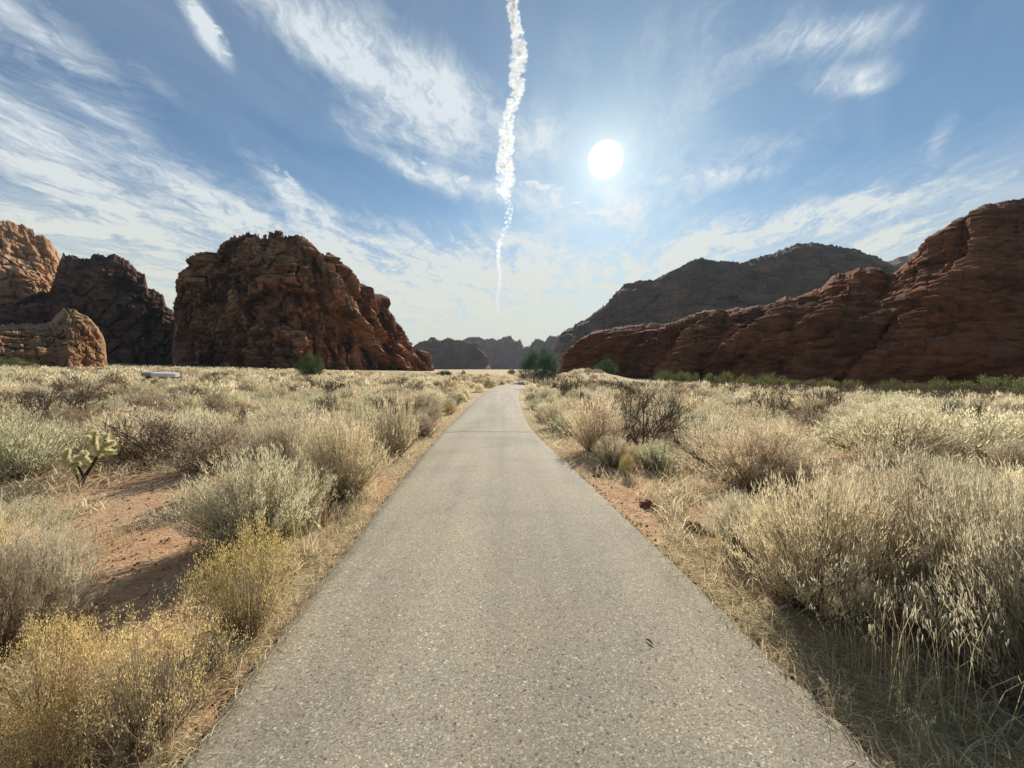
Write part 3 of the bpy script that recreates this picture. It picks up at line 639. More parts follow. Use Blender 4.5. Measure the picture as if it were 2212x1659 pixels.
def put_twig(x, y, w, h, label=None, near=False, col=(.20, .15, .105)):
    o = link('bare_bush', (TWIG_A if near else TWIG_B)[0 if near else RNG.randint(3)], loc=(x, y, float(ground_z(x, y)) - .03)); o.scale = (w / 2, w / 2, h); o.rotation_euler = (0, 0, RNG.uniform(0, 6.28)); o.color = jit(col)
    return note(o, 'bare bush', 'dark brown', x, y, w, h, label)
def at_px(cx, base, w, top):
    x, y = on_ground(cx, base); wm = w / FPX * y; _, b = ray(cx, top)
    return x, y, wm, max(.12, EYE + float(b) * y - float(ground_z(x, y)))
def at_d(cx, d, w, top):
    a, b = ray(cx, top); x = float(a) * d; return x, d, w / FPX * d, max(.15, EYE + float(b) * d - float(ground_z(x, d)))
for cx, base, w, top, tint, label in [
    (560, 1165, 330, 965, 'ash grey', 'big silvery sagebrush overhanging the shady side of the red sand clearing'),
    (470, 1015, 230, 915, 'brownish grey', 'dark shaded sagebrush at the back right of the red sand clearing'),
    (600, 1040, 190, 895, 'ash grey', 'grey sagebrush directly behind the big silvery one by the clearing'),
    (735, 1075, 210, 890, 'tan', 'tall feathery tan sagebrush between the big silvery one and the path'),
    (690, 1010, 200, 880, 'tan', 'tan sagebrush behind the tall feathery one left of the path'),
    (845, 985, 150, 845, 'tan', 'upright tan sagebrush with a dark foot beside the left path edge'),
    (915, 944, 80, 890, 'brownish grey', 'small round dark sagebrush on the left verge just before the joint'),
    (300, 985, 320, 880, 'tan', 'broad tan sagebrush behind the cholla cactus'),
    (420, 985, 200, 880, 'ash grey', 'ash grey sagebrush beyond the back of the red sand clearing'),
    (45, 1030, 250, 890, 'grey green', 'large grey green sagebrush at the left edge behind the cholla'),
    (20, 1185, 230, 1075, 'ash grey', 'low ash grey sagebrush at the left edge in front of the cholla'),
    (-60, 1260, 280, 1090, 'tan', 'tan sagebrush cut off by the left edge of the picture'),
    (95, 1345, 230, 1130, 'ash grey', 'feathery grey sagebrush at the left edge behind the big yellow bush'),
    (-30, 1440, 250, 1190, 'brownish grey', 'brown stemmed sagebrush low in the left corner beside the yellow bush'),
    (1290, 975, 150, 845, 'tan', 'dense tan sagebrush touching the left side of the big bare bush'),
    (1200, 925, 80, 862, 'tan', 'pale tan sagebrush on the right verge behind the joint'),
    (1235, 905, 90, 850, 'tan', 'tan sagebrush up against the path edge right of the joint'),
    (1640, 1055, 300, 905, 'tan', 'wide tan sagebrush right of the bare bush behind the pale seed heads'),
    (1540, 1010, 170, 895, 'ash grey', 'ash grey sagebrush between the bare bush and the wide tan one'),
    (1915, 990, 270, 868, 'tan', 'domed tan sagebrush with a dark shaded underside at right'),
    (2110, 975, 220, 868, 'pale cream', 'pale cream sagebrush at the right edge behind the dark shade'),
    (1500, 905, 130, 848, 'tan', 'tan sagebrush behind the right side of the big bare bush'),
    (1780, 1310, 400, 1015, 'tan', 'huge leaning tan sagebrush nearest the right verge'),
    (1960, 1300, 400, 975, 'ash grey', 'huge ash grey sagebrush with plumed spires in the right foreground'),
    (2140, 1420, 380, 1010, 'ash grey', 'tall ash grey sagebrush filling the right edge of the foreground'),
    (2330, 1560, 520, 1080, 'ash grey', 'grey sagebrush cut off by the right edge, closest to the camera'),
    (2050, 1130, 260, 985, 'grey green', 'greenish sagebrush with upright spires behind the huge foreground ones'),
    (1600, 1180, 170, 1060, 'ash grey', 'small ash grey sagebrush in front of the pale seed heads'),
    (2230, 1110, 160, 985, 'pale cream', 'yellowish cream sagebrush tuft at the far right edge'),
]:
    put_sage(*at_px(cx, base, w, top), tint, label)
put_twig(*at_px(1390, 966, 235, 826), 'large leafless brown bush with many forked twigs beside the right verge', True)
for cx, base, w, top, label in [
    (135, 925, 190, 838, 'dark leafless bush rising behind the grey green sagebrush at left'),
    (1655, 920, 110, 838, 'bare brown bush standing beyond the wide tan sagebrush'),
    (1150, 841, 62, 806, 'dark bare bush crowding the right path edge under the big juniper'),
    (1192, 846, 72, 806, 'dark bare bush right of the one that crowds the path edge'),
    (1240, 850, 70, 812, 'dark bare bush farthest right of three below the big juniper'),
    (1700, 868, 90, 826, 'bare brown bush below the green shrubs at mid right'),
    (1590, 862, 70, 828, 'small bare brown bush left of the one below the green shrubs'),
    (1860, 876, 130, 832, 'wide bare brown bush in front of the broad green shrub'),
    (2060, 880, 110, 838, 'bare brown bush before the green shrubs near the right edge'),
    (820, 905, 90, 856, 'dark bare bush in the scrub left of the path joint'),
]: put_twig(*at_px(cx, base, w, top), label)
# yellow rabbitbrush
def rabbit_parts(seed, ns, nf):
    rng = np.random.RandomState(seed); base, ctl, tip = dome_stems(rng, ns)
    st = stems_mesh(seed, ns, .006, 1.0, 'stems', M_TWIG)
    n = ns * nf; P = np.repeat(tip, nf, 0) + rng.normal(0, 1, (n, 3)) * np.array([.05, .05, .06])
    D = unit(rng.normal(0, .6, (n, 3)) + np.array([0, 0, .6]))
    V, F, k = blades(P, P + D * (.026 * rng.uniform(.6, 1.4, n))[:, None], .013, rng)
    fl = mk_mesh('flower_heads', V, F, M_FLOWER, np.repeat(np.repeat(rng.uniform(.7, 1.2, ns), nf) * rng.uniform(.75, 1.2, n), k))
    pl = plume_mesh(seed, ns, 40, .08, .006, .25, .34, .022)
    return fl, st, pl
RAB = [rabbit_parts(500 + i, 170, 34) for i in range(2)]
for i, (cx, base, w, top, col, lcol, label) in enumerate([
    (540, 1360, 235, 1130, (.72, .56, .22), (.46, .38, .23), 'yellow topped rabbitbrush on the left verge behind the biggest yellow bush'),
    (330, 1590, 300, 1310, (.88, .68, .32), (.56, .46, .32), 'biggest bright yellow rabbitbrush in the bottom left foreground'),
    (110, 1560, 230, 1330, (.88, .69, .31), (.58, .43, .26), 'bright yellow rabbitbrush at the left edge beside the biggest one'),
    (40, 1760, 330, 1530, (.46, .32, .14), (.40, .28, .15), 'faded orange brown rabbitbrush in the very bottom left corner'),
    (1355, 1030, 36, 975, (.58, .45, .17), (.40, .34, .18), 'little bright yellow rabbitbrush below the big bare bush'),
    (972, 895, 34, 872, (.55, .36, .12), (.45, .30, .13), 'small rusty orange bush on the left verge past the joint'),
    (470, 1000, 60, 960, (.55, .42, .15), (.40, .32, .16), 'small dull yellow bush at the back of the clearing')]):
    x, y, wm, h = at_px(cx, base, w, top); fl, st, pl = RAB[i % 2]
    o = base_obj('rabbitbrush', x, y, wm, h, i * 1.3)
    a = link('flower_heads', fl, o); a.color = col + (1,); b = link('stems', st, o); b.color = (.30, .22, .12, 1); c = link('foliage', pl, o); c.color = lcol + (1,)
    note(o, 'rabbitbrush', 'yellow', x, y, wm, h, label)
# junipers and green shrubs
def jshape(d): return 1 + .22 * np.sin(d[:, 0] * 5 + 1) * np.cos(d[:, 1] * 4) + .12 * np.sin(d[:, 2] * 9)
JUN = [(crown_mesh(600 + i, 210, 60, .05, jshape, M_GREEN, 'crown', .20), trunk_mesh(600 + i, 4, .05, .35, .55)) for i in range(2)]
def put_tree(cx, d, w, top, label, col, name='juniper_tree'):
    x, y, wm, h = at_d(cx, d, w, top); o = base_obj(name, x, y, wm, h, cx * .7, .05)
    f, s = JUN[len(THINGS) % 2]; a = link('crown', f, o); a.color = col + (1,); b = link('trunk', s, o); b.color = (.16, .11, .08, 1)
    return note(o, 'juniper tree', 'green', x, y, wm, h, label)
put_tree(1167, 66, 86, 752, 'wide bluish green juniper at the bend of the path', (.085, .125, .085))
put_tree(670, 62, 50, 767, 'round dark green juniper at the foot of the big butte', (.075, .105, .045))
put_tree(961, 105, 30, 800, 'small dark juniper at the low right end of the butte', (.06, .085, .045))
put_tree(1308, 92, 44, 778, 'small dark green juniper on the mound before the red slope', (.06, .095, .05))
put_tree(1105, 150, 16, 797, 'tiny pale green juniper out on the valley floor', (.17, .17, .08))
put_tree(1001, 130, 9, 800, 'tiny pointed juniper left of the path on the valley floor', (.06, .08, .045))
def gshape(d): return 1 + .18 * np.sin(d[:, 0] * 5 + 2) * np.cos(d[:, 1] * 6 + 1) + .16 * np.sin(d[:, 0] * 11 + d[:, 2] * 7)
GRN = [crown_mesh(650 + i, 60, 70, .06, gshape, M_GREEN, 'green_shrub', .19) for i in range(3)]
def put_green(x, y, wm, h, z=None, col=(.15, .165, .06), label=None):
    o = link('green_shrub', GRN[RNG.randint(3)], loc=(x, y, (float(ground_z(x, y)) if z is None else z) - .05)); o.scale = (wm / 2, wm / 2, h); o.rotation_euler = (0, 0, RNG.uniform(0, 6)); o.color = jit(col, .15)
    return note(o, 'green shrub', 'green', x, y, wm, h, label)
for cx, d, w, top, label in [
    (1775, 50, 80, 816, 'broad bright green shrub at the foot of the red slope'), (1835, 50, 70, 822, 'green shrub joined to the right side of the broad bright one'),
    (1660, 56, 100, 816, 'long green shrub left of the broad bright one below the slope'), (1715, 58, 60, 822, 'olive shrub between the long and the broad green shrubs'),
    (1570, 60, 44, 810, 'dark green shrub below the cave in the red slope'), (1535, 62, 40, 808, 'yellow green shrub left of the dark one below the cave'),
    (1485, 66, 60, 803, 'low green shrub on the back of the sandy mound'), (1435, 68, 56, 800, 'low green shrub at the crest of the sandy mound'),
    (1990, 46, 80, 830, 'olive shrub left of the twin green shrubs at right'), (2055, 44, 110, 816, 'left one of the twin rounded green shrubs near the right edge'),
    (2165, 43, 130, 816, 'right one of the twin rounded green shrubs near the right edge'), (1930, 50, 60, 826, 'small olive shrub in the gap below the dark slope'),
    (2260, 44, 110, 822, 'green shrub cut off by the right edge'), (20, 62, 60, 776, 'dark green shrub at the left edge before the tan outcrop'),
    (62, 66, 44, 789, 'smaller green shrub right of the one at the left edge'), (1610, 60, 50, 816, 'olive shrub left end of the green row below the slope')]:
    g = at_d(cx, d, w * .74, top - 10 + (0, 6, 2, 8)[cx % 4]); put_green(*g, None, (.21, .215, .085) if d < 61 else (.14, .165, .07), label)
# shrubs on the ledges of the red slope
from mathutils.bvhtree import BVHTree
_me = bpy.data.objects['rock_slope'].data
_co = np.zeros(len(_me.vertices) * 3, np.float32); _me.vertices.foreach_get('co', _co)
_fa = np.zeros(len(_me.polygons) * 4, np.int32); _me.loops.foreach_get('vertex_index', _fa)
_bv = BVHTree.FromPolygons(_co.reshape(-1, 3).tolist(), _fa.reshape(-1, 4).tolist())
for cx, py, w, label in [(1560, 713, 34, 'yellow green shrub on a ledge at the middle of the red slope'), (1505, 718, 26, 'small green shrub on the ledge left of the yellow green one'), (1840, 712, 30, 'green shrub on a ledge at the right of the red slope'),
                         (1915, 600, 24, 'green shrub in the saddle high on the red slope'), (1350, 790, 30, 'green shrub at the left foot of the red slope'), (1470, 765, 22, 'small green shrub beside the pale rib of the red slope')]:
    a, b = ray(cx, py); hit = _bv.ray_cast(Vector((0, 0, EYE)), Vector((float(a), 1, float(b))).normalized())
    if hit[0] is not None:
        p = hit[0]; put_green(p.x, p.y, w / FPX * p.y, w * .45 / FPX * p.y, p.z - .3, (.17, .17, .07), label)
for k in range(26):
    cx = 1270 + 38 * k + RNG.uniform(-16, 16); d = RNG.uniform(33, 44); put_twig(*at_d(cx, d, RNG.uniform(44, 84), RNG.uniform(816, 830) + (cx - 1270) * .008), None, False, [(.20, .15, .105), (.26, .20, .14), (.19, .17, .10)][k % 3])
# ------------------------------------------------------------------ cholla cactus
def cholla():
    rng = np.random.RandomState(4); x, y, wm, h = at_px(172, 1050, 110, 935); k = h
    root = link('cholla_cactus', None, loc=(x, y, float(ground_z(x, y)) - .02)); k *= 1.12; s = np.array([k, k, k])
    V, F = tubes([((0, 0, -.03), (.08, 0, .16), .03, .026), ((.08, 0, .16), (.20, .02, .36), .026, .022), ((.20, .02, .36), (.30, .02, .52), .022, .02), ((.08, 0, .16), (-.06, .04, .34), .02, .018), ((-.06, .04, .34), (-.20, .03, .42), .018, .016), ((-.10, .1, -.02), (-.12, .06, .2), .014, .012)], 8)
    t = link('trunk', mk_mesh('trunk', V * s, F, M_TWIG, np.ones(len(V))), root); t.color = (.055, .042, .03, 1)
    arms = [((.30, .02, .52), (.26, .0, .78)), ((.30, .02, .52), (.42, .03, .72)), ((.26, 0, .70), (.16, 0, .86)), ((.42, .03, .72), (.46, .02, .90)), ((.42, .03, .68), (.60, 0, .76)), ((.36, .02, .60), (.56, .05, .58)), ((.26, 0, .74), (.33, -.03, .95)), ((.20, .02, .36), (.08, -.03, .54)), ((.08, -.03, .5), (.0, -.03, .48)), ((.10, -.03, .52), (.17, -.05, .60)),
            ((-.06, .04, .34), (-.04, 0, .52)), ((-.20, .03, .42), (-.30, .02, .58)), ((-.20, .03, .42), (-.36, .03, .44)), ((-.24, .02, .48), (-.18, 0, .64)), ((-.06, .04, .36), (-.14, -.02, .40)), ((-.12, .06, .2), (-.13, .05, .36)), ((.42, .03, .72), (.50, -.04, .80))]
    for a, b in arms:
        a, b = np.array(a), np.array(b); d = b - a; L = np.linalg.norm(d); n = 420
        V1, F1 = tubes([(a, a + d * .5, .015, .021), (a + d * .5, a + d * .9, .021, .019), (a + d * .9, b, .019, .008)], 8)
        q = rng.rand(n); P = a + d * q[:, None]; r = unit(np.cross(unit(d[None]), rng.normal(size=(n, 3)))); P = P + r * .018
        V2, F2, kk = blades(P, P + unit(r + rng.normal(0, .35, (n, 3)) + d[None] / L * .3) * rng.uniform(.03, .06, n)[:, None], .012, rng)
        tint = np.concatenate([np.tile([.33, .33, .15], (len(V1), 1)), np.repeat(np.array([[.92, .86, .56]]) * rng.uniform(.75, 1.15, (n, 1)), kk, 0)])
        V, F, T = join([(V1, F1, tint[:len(V1)]), (V2, F2, tint[len(V1):])]); link('arm', mk_mesh('arm', V * s, F, M_STRAW, T), root)
    tag(root, 'yellow green spiny cholla cactus with dark leaning trunk beside the sand clearing', 'cactus')
cholla()
# ------------------------------------------------------------------ the open scrub
FIXED = [(t['x'], t['y'], t['w'] / 2) for t in THINGS]
GRID = {}
def free(x, y, r):
    i, j = int(x // 3), int(y // 3)
    for a in (-1, 0, 1):
        for b in (-1, 0, 1):
            for (u, v, q) in GRID.get((i + a, j + b), ()):
                if (u - x) ** 2 + (v - y) ** 2 < (.72 * (q + r)) ** 2: return False
    return True
def take(x, y, r): GRID.setdefault((int(x // 3), int(y // 3)), []).append((x, y, r))
for f in FIXED: take(*f)
CAND = []
_r = np.random.RandomState(21)
for k in range(52000):
    y = 2.6 * (150 / 2.6) ** (_r.rand() ** .62); x = (_r.rand() * 2 - 1) * (1.55 * y + 3)
    if y < 3 or abs(x - path_x(y)) < PW + .55 + (.25 if x > 0 else .1): continue
    if y < 6.9 or bare(x, y) > .25: continue
    if x > 18 and y > 62 - .28 * (x - 18): continue
    g = float(pnoise(np.array([x / 9., y / 9., 2.])))
    if _r.rand() > .70 + 2.0 * g: continue
    if x > 0 and y > 8 and _r.rand() < .30: continue
    h = _r.uniform(.45, 1.12) * (1 + .3 * g); w = h * _r.uniform(1.35, 2.4)
    p_ = CX + FPX * x / y
    if 290 < p_ < 405 and y < 49: h = min(h, max(.15, EYE - 12.5 / FPX * y - float(ground_z(x, y))))
    if abs(x - path_x(y)) < PW + .2 + w * .42: continue
    if not free(x, y, w / 2): continue
    take(x, y, w / 2); CAND.append((x, y, w, h, _r.rand()))
CAND.sort(key=lambda c: -c[3] / math.hypot(c[0], c[1]))
inview = lambda c: abs(c[0]) < 1.36 * c[1] + .5
n_s = sum(t['kind'] == 'sagebrush' for t in THINGS); n_t = 0; REST = []
for c in CAND:
    x, y, w, h, q = c
    if q < .10 and n_t < 70 and inview(c): put_twig(x, y, w, h * 1.1); n_t += 1
    elif n_s < 296 and inview(c): put_sage(x, y, w, h); n_s += 1
    elif math.hypot(x, y) < 22: put_sage(x, y, w, h, lod='C') if False else REST.append(c)
    else: REST.append(c)
def scrub(name, rest, label):
    rng = np.random.RandomState(3); parts = []
    for (x, y, w, h, q) in rest:
        d = math.hypot(x, y); n = int(np.clip(17000 / d, 110, 800)); t = list(TINT.values())[rng.choice(5, p=[.30, .28, .22, .10, .10])]
        if q < .10: t = (.24, .18, .12)
        u = unit(rng.normal(size=(n, 3))); u[:, 2] = np.abs(u[:, 2]); lob = 1 + .2 * np.sin(np.arctan2(u[:, 1], u[:, 0]) * 3 + q * 30)
        P = u * (rng.uniform(.55, .9, n) * lob)[:, None]; L = .42 * rng.uniform(.5, 1.2, n)
        D = unit(u * .6 + np.array([0, 0, .6]) + rng.normal(0, .35, (n, 3)))
        Q = P + D * L[:, None] * .7
        S = np.array([w / 2, w / 2, h]); o = np.array([x, y, float(ground_z(x, y)) - .03])
        V, F, k = blades(P * S + o, Q * S + o, (.020 + .0010 * d) * rng.uniform(.6, 1.3, n) * math.sqrt(w), rng)
        parts.append((V, F, np.repeat(np.array(t)[None] * rng.uniform(.8, 1.2, (n, 1)) * rng.uniform(.88, 1.12), k, 0)))
    V, F, T = join(parts); o = link(name, mk_mesh(name, V, F, M_LEAF, T)); return tag(o, label, 'scrub', kind='stuff')
scrub('sagebrush_scrub', REST, 'mass of far grey and tan scrub spread over the valley floor')
print('things', len(THINGS), 'rest', len(REST))
# ------------------------------------------------------------------ dry grass and litter
def grass():
    rng = np.random.RandomState(9); parts = []
    def add(x, y, L, lean, w, col, droop=.3):
        n = len(x); z = ground_z(x, y); P = v3(x, y, z - .005); a = rng.uniform(0, 2 * PI, n)
        D = unit(v3(np.cos(a) * lean, np.sin(a) * lean, np.ones(n)))
        M = P + D * (L * .55)[:, None]; D2 = unit(D + v3(np.cos(a), np.sin(a), -.4 + 0 * a) * droop); T = M + D2 * (L * .5)[:, None]
        V, F, k = blades(P, T, w, rng, M); c = np.array(col)[rng.randint(len(col), size=n)] * rng.uniform(.7, 1.25, (n, 1))
        parts.append((V, F, np.repeat(c, k, 0)))
    straw = [(.78, .67, .45), (.70, .58, .37), (.60, .49, .31), (.84, .76, .54), (.46, .38, .24)]
    # matted litter and short grass on both shoulders
    for side, n in ((-1, 24000), (1, 30000)):
        y = 1.0 + 16 * rng.rand(n) ** 2.0; off = rng.exponential(.33 if side < 0 else .42, n); x = path_x(y) + side * (PW - .03 + off)
        clump = pnoise(v3(x / .22, y / .30, 2.)) + .6 * pnoise(v3(x / .8, y / 1.1, 6.)); ok = (clump > -.18 - .25 * (off < .1)) & (rng.rand(n) > .75 * bare(x, y)); x, y, off = x[ok], y[ok], off[ok]; m = len(x)
        flat = rng.rand(m) < (.74 if side < 0 else .86)
        L = np.where(flat, rng.uniform(.05, .19, m), rng.uniform(.04, .15, m) * (1 + .8 * np.minimum(off, 1)))
        add(x, y, L, np.where(flat, rng.uniform(2.2, 7, m), rng.uniform(.1, .9, m)), .0034, straw, .5)
    # thin grass between the shrubs
    n = 90000; y = 1.2 * (30 / 1.2) ** (rng.rand(n) ** .8); x = (rng.rand(n) * 2 - 1) * (1.4 * y + .6)
    cl = pnoise(v3(x / .5, y / .5, 4.)) + .5 * pnoise(v3(x / 2.4, y / 2.4, 9.))
    ok = (np.abs(x - path_x(y)) > PW + .25) & (cl > .0 + .5 * bare(x, y)) & ~((x > 0) & (y < 4) & (rng.rand(n) < .6)); x, y = x[ok], y[ok]; m = len(x); d = np.hypot(x, y)
    add(x, y, rng.uniform(.08, .30, m) * np.where(d < 4, .8, 1), rng.uniform(.1, 1.1, m), .004 + .0011 * d, straw, .5)
    V, F, T = join(parts); o = link('dry_grass', mk_mesh('dry_grass', V, F, M_STRAW, T)); tag(o, 'straw coloured dry grass and litter along the path and between shrubs', 'dry grass', kind='stuff')
grass()
# grass clumps with hanging seed heads
def oat_parts(seed, n):
    rng = np.random.RandomState(seed); base = v3(rng.normal(0, .22, n), rng.normal(0, .22, n), np.zeros(n)); a = rng.uniform(0, 2 * PI, n); ln = rng.uniform(.1, .9, n)
    mid = base + v3(np.cos(a) * ln * .45, np.sin(a) * ln * .45, rng.uniform(.45, .7, n)); tip = mid + v3(np.cos(a) * (.15 + .35 * ln), np.sin(a) * (.15 + .35 * ln), rng.uniform(.12, .36, n))
    V, F, k = blades(base, tip, .012, rng, mid); st = mk_mesh('stalks', V, F, M_STRAW, np.repeat(rng.uniform(.7, 1.2, n), k))
    ns = 5; t = rng.uniform(.45, 1.02, (n, ns)); P = (mid[:, None] + (tip - mid)[:, None] * t[..., None] + rng.normal(0, .025, (n, ns, 3))).reshape(-1, 3)
    D = unit(v3(np.repeat(np.cos(a), ns) * .6, np.repeat(np.sin(a), ns) * .6, np.full(n * ns, -1.)) + rng.normal(0, .35, (n * ns, 3))); L = rng.uniform(.035, .075, n * ns)
    Mid = P + D * (L * .5)[:, None]; V, F, k = blades(P, P + D * L[:, None], .014, rng, Mid)
    sd = mk_mesh('seed_heads', V, F, M_STRAW, np.repeat(rng.uniform(.85, 1.3, n * ns), k)); return st, sd
OAT = [oat_parts(700 + i, 26) for i in range(3)]
OATS = [(1480, 1075, 110, 985), (1540, 1110, 120, 1000), (1450, 1040, 90, 960), (1560, 1230, 130, 1100), (1700, 1270, 150, 1120), (1840, 1480, 150, 1290), (1930, 1560, 200, 1220), (1880, 1440, 180, 1180), (2080, 1600, 230, 1250),
        (705, 1185, 70, 1060), (640, 1180, 120, 1070), (770, 1120, 70, 1040), (560, 1260, 120, 1150), (440, 1400, 150, 1230), (210, 1190, 190, 1110), (280, 1175, 120, 1110), (40, 1230, 120, 1150), (430, 1300, 100, 1210), (480, 1440, 120, 1350), (910, 985, 50, 935), (1250, 955, 60, 915), (1160, 880, 40, 855), (1990, 1640, 130, 1500), (500, 1015, 90, 990), (380, 1010, 60, 985), (1800, 1540, 100, 1460), (350, 1640, 140, 1520)]
for i, (cx, base, w, top) in enumerate(OATS):
    x, y, wm, h = at_px(cx, base, w, top); st, sd = OAT[i % 3]; o = base_obj('grass_clump', x, y, wm * 1.1, h, i * .9, .0)
    gold = cx == 705; a = link('stalks', st, o); a.color = (.66, .44, .20, 1) if gold else (.52, .43, .24, 1); b = link('seed_heads', sd, o); b.color = (.70, .50, .26, 1) if gold else (.64, .58, .42, 1)
    note(o, 'seed grass', 'golden' if gold else 'straw', x, y, wm, h, 'golden upright grass clump leaning over the left path edge' if gold else None)
# ------------------------------------------------------------------ white slab in the scrub
def plain(name, col, rough=.8, var=.15, sc=9.):
    m, t = material(name); P = geo_pos(t); n = t.noise(P, sc, 5, .65)
    principled(t, t.mix(t.mr(n, .35, .65), tuple(c * (1 - var) for c in col), tuple(c * (1 + var * .6) for c in col)), rough, t.bump(n, .4, .02), .2); return m
def bevel_box(lo, hi, b):
    import bmesh
    bm = bmesh.new(); bmesh.ops.create_cube(bm, size=1)
    for v in bm.verts: v.co = Vector([lo[i] + (v.co[i] + .5) * (hi[i] - lo[i]) for i in range(3)])
    bmesh.ops.bevel(bm, geom=bm.edges[:], offset=b, segments=2, affect='EDGES', profile=.6); return bm
def put_bm(name, bm, mat, parent=None):
    me = bpy.data.meshes.new(name); bm.to_mesh(me); bm.free(); me.materials.append(mat); return link(name, me, parent)
def slab():
    d = 48; a0, zt = ray(311, 803.5); a1, zt2 = ray(386, 805.5); x0, x1 = float(a0) * d, float(a1) * d; z1 = EYE + float(zt) * d; z2 = EYE + float(zt2) * d; z0 = float(ground_z((x0 + x1) / 2, d))
    root = link('roadside_barrier', None, loc=((x0 + x1) / 2, d, z0)); L = x1 - x0; root.rotation_euler = (math.radians(13), math.atan2(z1 - z2, L), 0)
    top = (z1 + z2) / 2 - z0; mw = plain('white_concrete', (.88, .85, .77)); mg = plain('grey_concrete', (.34, .35, .33)); md = plain('dark_pier', (.10, .07, .06))
    put_bm('slab', bevel_box((-L / 2 + 1.3, -.35, top - .46), (L / 2, .35, top), .03), mw, root)
    put_bm('end_block', bevel_box((-L / 2, -.30, top - .46), (-L / 2 + 1.297, .33, top - .03), .12), mg, root)
    for px_ in (-L / 2 + .7, .2, L / 2 - .6): put_bm('pier', bevel_box((px_ - .22, -.25, -.3), (px_ + .22, .25, top - .462), .03), md, root)
    tag(root, 'long low white concrete slab showing above the scrub at left', 'barrier')
slab()
# ------------------------------------------------------------------ stones, twig, crumbs
def stone_bm(seed, r, sq=(1, 1, .7)):
    import bmesh
    bm = bmesh.new(); bmesh.ops.create_icosphere(bm, subdivisions=3, radius=1); P = np.array([v.co[:] for v in bm.verts])
    o = seed * 3.7; k = 1 + .35 * fbm(P * .9 + o, 3) + .12 * np.sign(pnoise(P * 1.7 + o))
    for v, q, f in zip(bm.verts, P, k): v.co = Vector(q * f * r * np.array(sq))
    return bm
M_STONE = plain('red_stone', (.22, .085, .05), .9, .3, 30.)
for i, (cx, py, w, label) in enumerate([(1400, 1097, 34, 'dark red stone on the bare sand at the right verge'), (1498, 1147, 40, 'flat red stone half buried in straw at the right verge'), (1530, 1152, 26, 'small red stone right of the flat half buried one'), (1706, 1300, 60, 'dark red stone in the shade under the huge sagebrush'), (1288, 1030, 16, 'little red stone by the right path edge near the yellow rabbitbrush')]):
    x, y = on_ground(cx, py); r = w / FPX * y * .5; o = put_bm('stone', stone_bm(i, r, (1, .9, .62)), M_STONE); o.location = (x, y, float(ground_z(x, y)) + r * .25); o.rotation_euler = (0, 0, i * 1.9); tag(o, label, 'stone', 'red stones on the right verge')
x, y = on_ground(1403, 1400); z = float(ground_z(path_x(y) + 0 * x, y, False)) + .034
V, F = tubes([((-.014, .024, .004), (0, .004, .010), .0025, .005), ((0, .004, .010), (.008, -.012, .006), .005, .004), ((.008, -.012, .006), (.012, -.030, .003), .004, .0015)], 6)
tw = link('twig', mk_mesh('twig', V, F, M_TWIG, np.ones(len(V))), loc=(x, y, z)); tw.color = (.06, .045, .035, 1); tag(tw, 'small dark twig lying on the right half of the path', 'twig')
def crumbs():
    rng = np.random.RandomState(13); parts = []
    ico = np.array([(0, 0, 1), (.9, 0, .1), (-.3, .85, .1), (-.3, -.85, .1), (.4, .6, -.5), (.4, -.6, -.5), (-.8, 0, -.5)]); fc = np.array([(0, 1, 4), (0, 4, 2), (0, 2, 6), (0, 6, 3), (0, 3, 5), (0, 5, 1), (1, 5, 4), (4, 6, 2), (5, 3, 6), (4, 5, 6)])
    n = 1500; y = 1.1 + 12 * rng.rand(n) ** 1.8; s = rng.choice([-1, 1], n); x = path_x(y) + s * (PW + rng.normal(.015, .035, n)); z = ground_z(x, y); r = rng.uniform(.004, .013, n)
    for i in range(n):
        a = rng.uniform(0, 6.28); R = np.array([[math.cos(a), -math.sin(a), 0], [math.sin(a), math.cos(a), 0], [0, 0, .8]])
        parts.append((ico @ R.T * r[i] + np.array([x[i], y[i], z[i] + r[i] * .4]), [fc], np.tile(np.array([.07, .055, .045]) * rng.uniform(.5, 2.2), (7, 1))))
    k = 0
    while k < 2600:
        x = rng.uniform(-7.5, 2.6); y = rng.uniform(1.4, 7.2)
        if abs(x - path_x(y)) < PW + .04 or (rng.rand() > .12 + bare(x, y) and rng.rand() > .03): continue
        r = rng.uniform(.003, .012) * rng.choice([1, 1, 1, 1.8]); a = rng.uniform(0, 6.28); R = np.array([[math.cos(a), -math.sin(a), 0], [math.sin(a), math.cos(a), 0], [0, 0, .7]]); k += 1
        parts.append((ico @ R.T * r + np.array([x, y, float(ground_z(x, y)) + r * .3]), [fc], np.tile(np.array([.36, .19, .12]) * rng.uniform(.4, 1.6), (7, 1))))
    V, F, T = join(parts); tag(link('gravel', mk_mesh('gravel', V, F, leaf_material('crumb', 0.), T)), 'dark asphalt crumbs and red sand clods beside the path', 'gravel', kind='stuff')
crumbs()
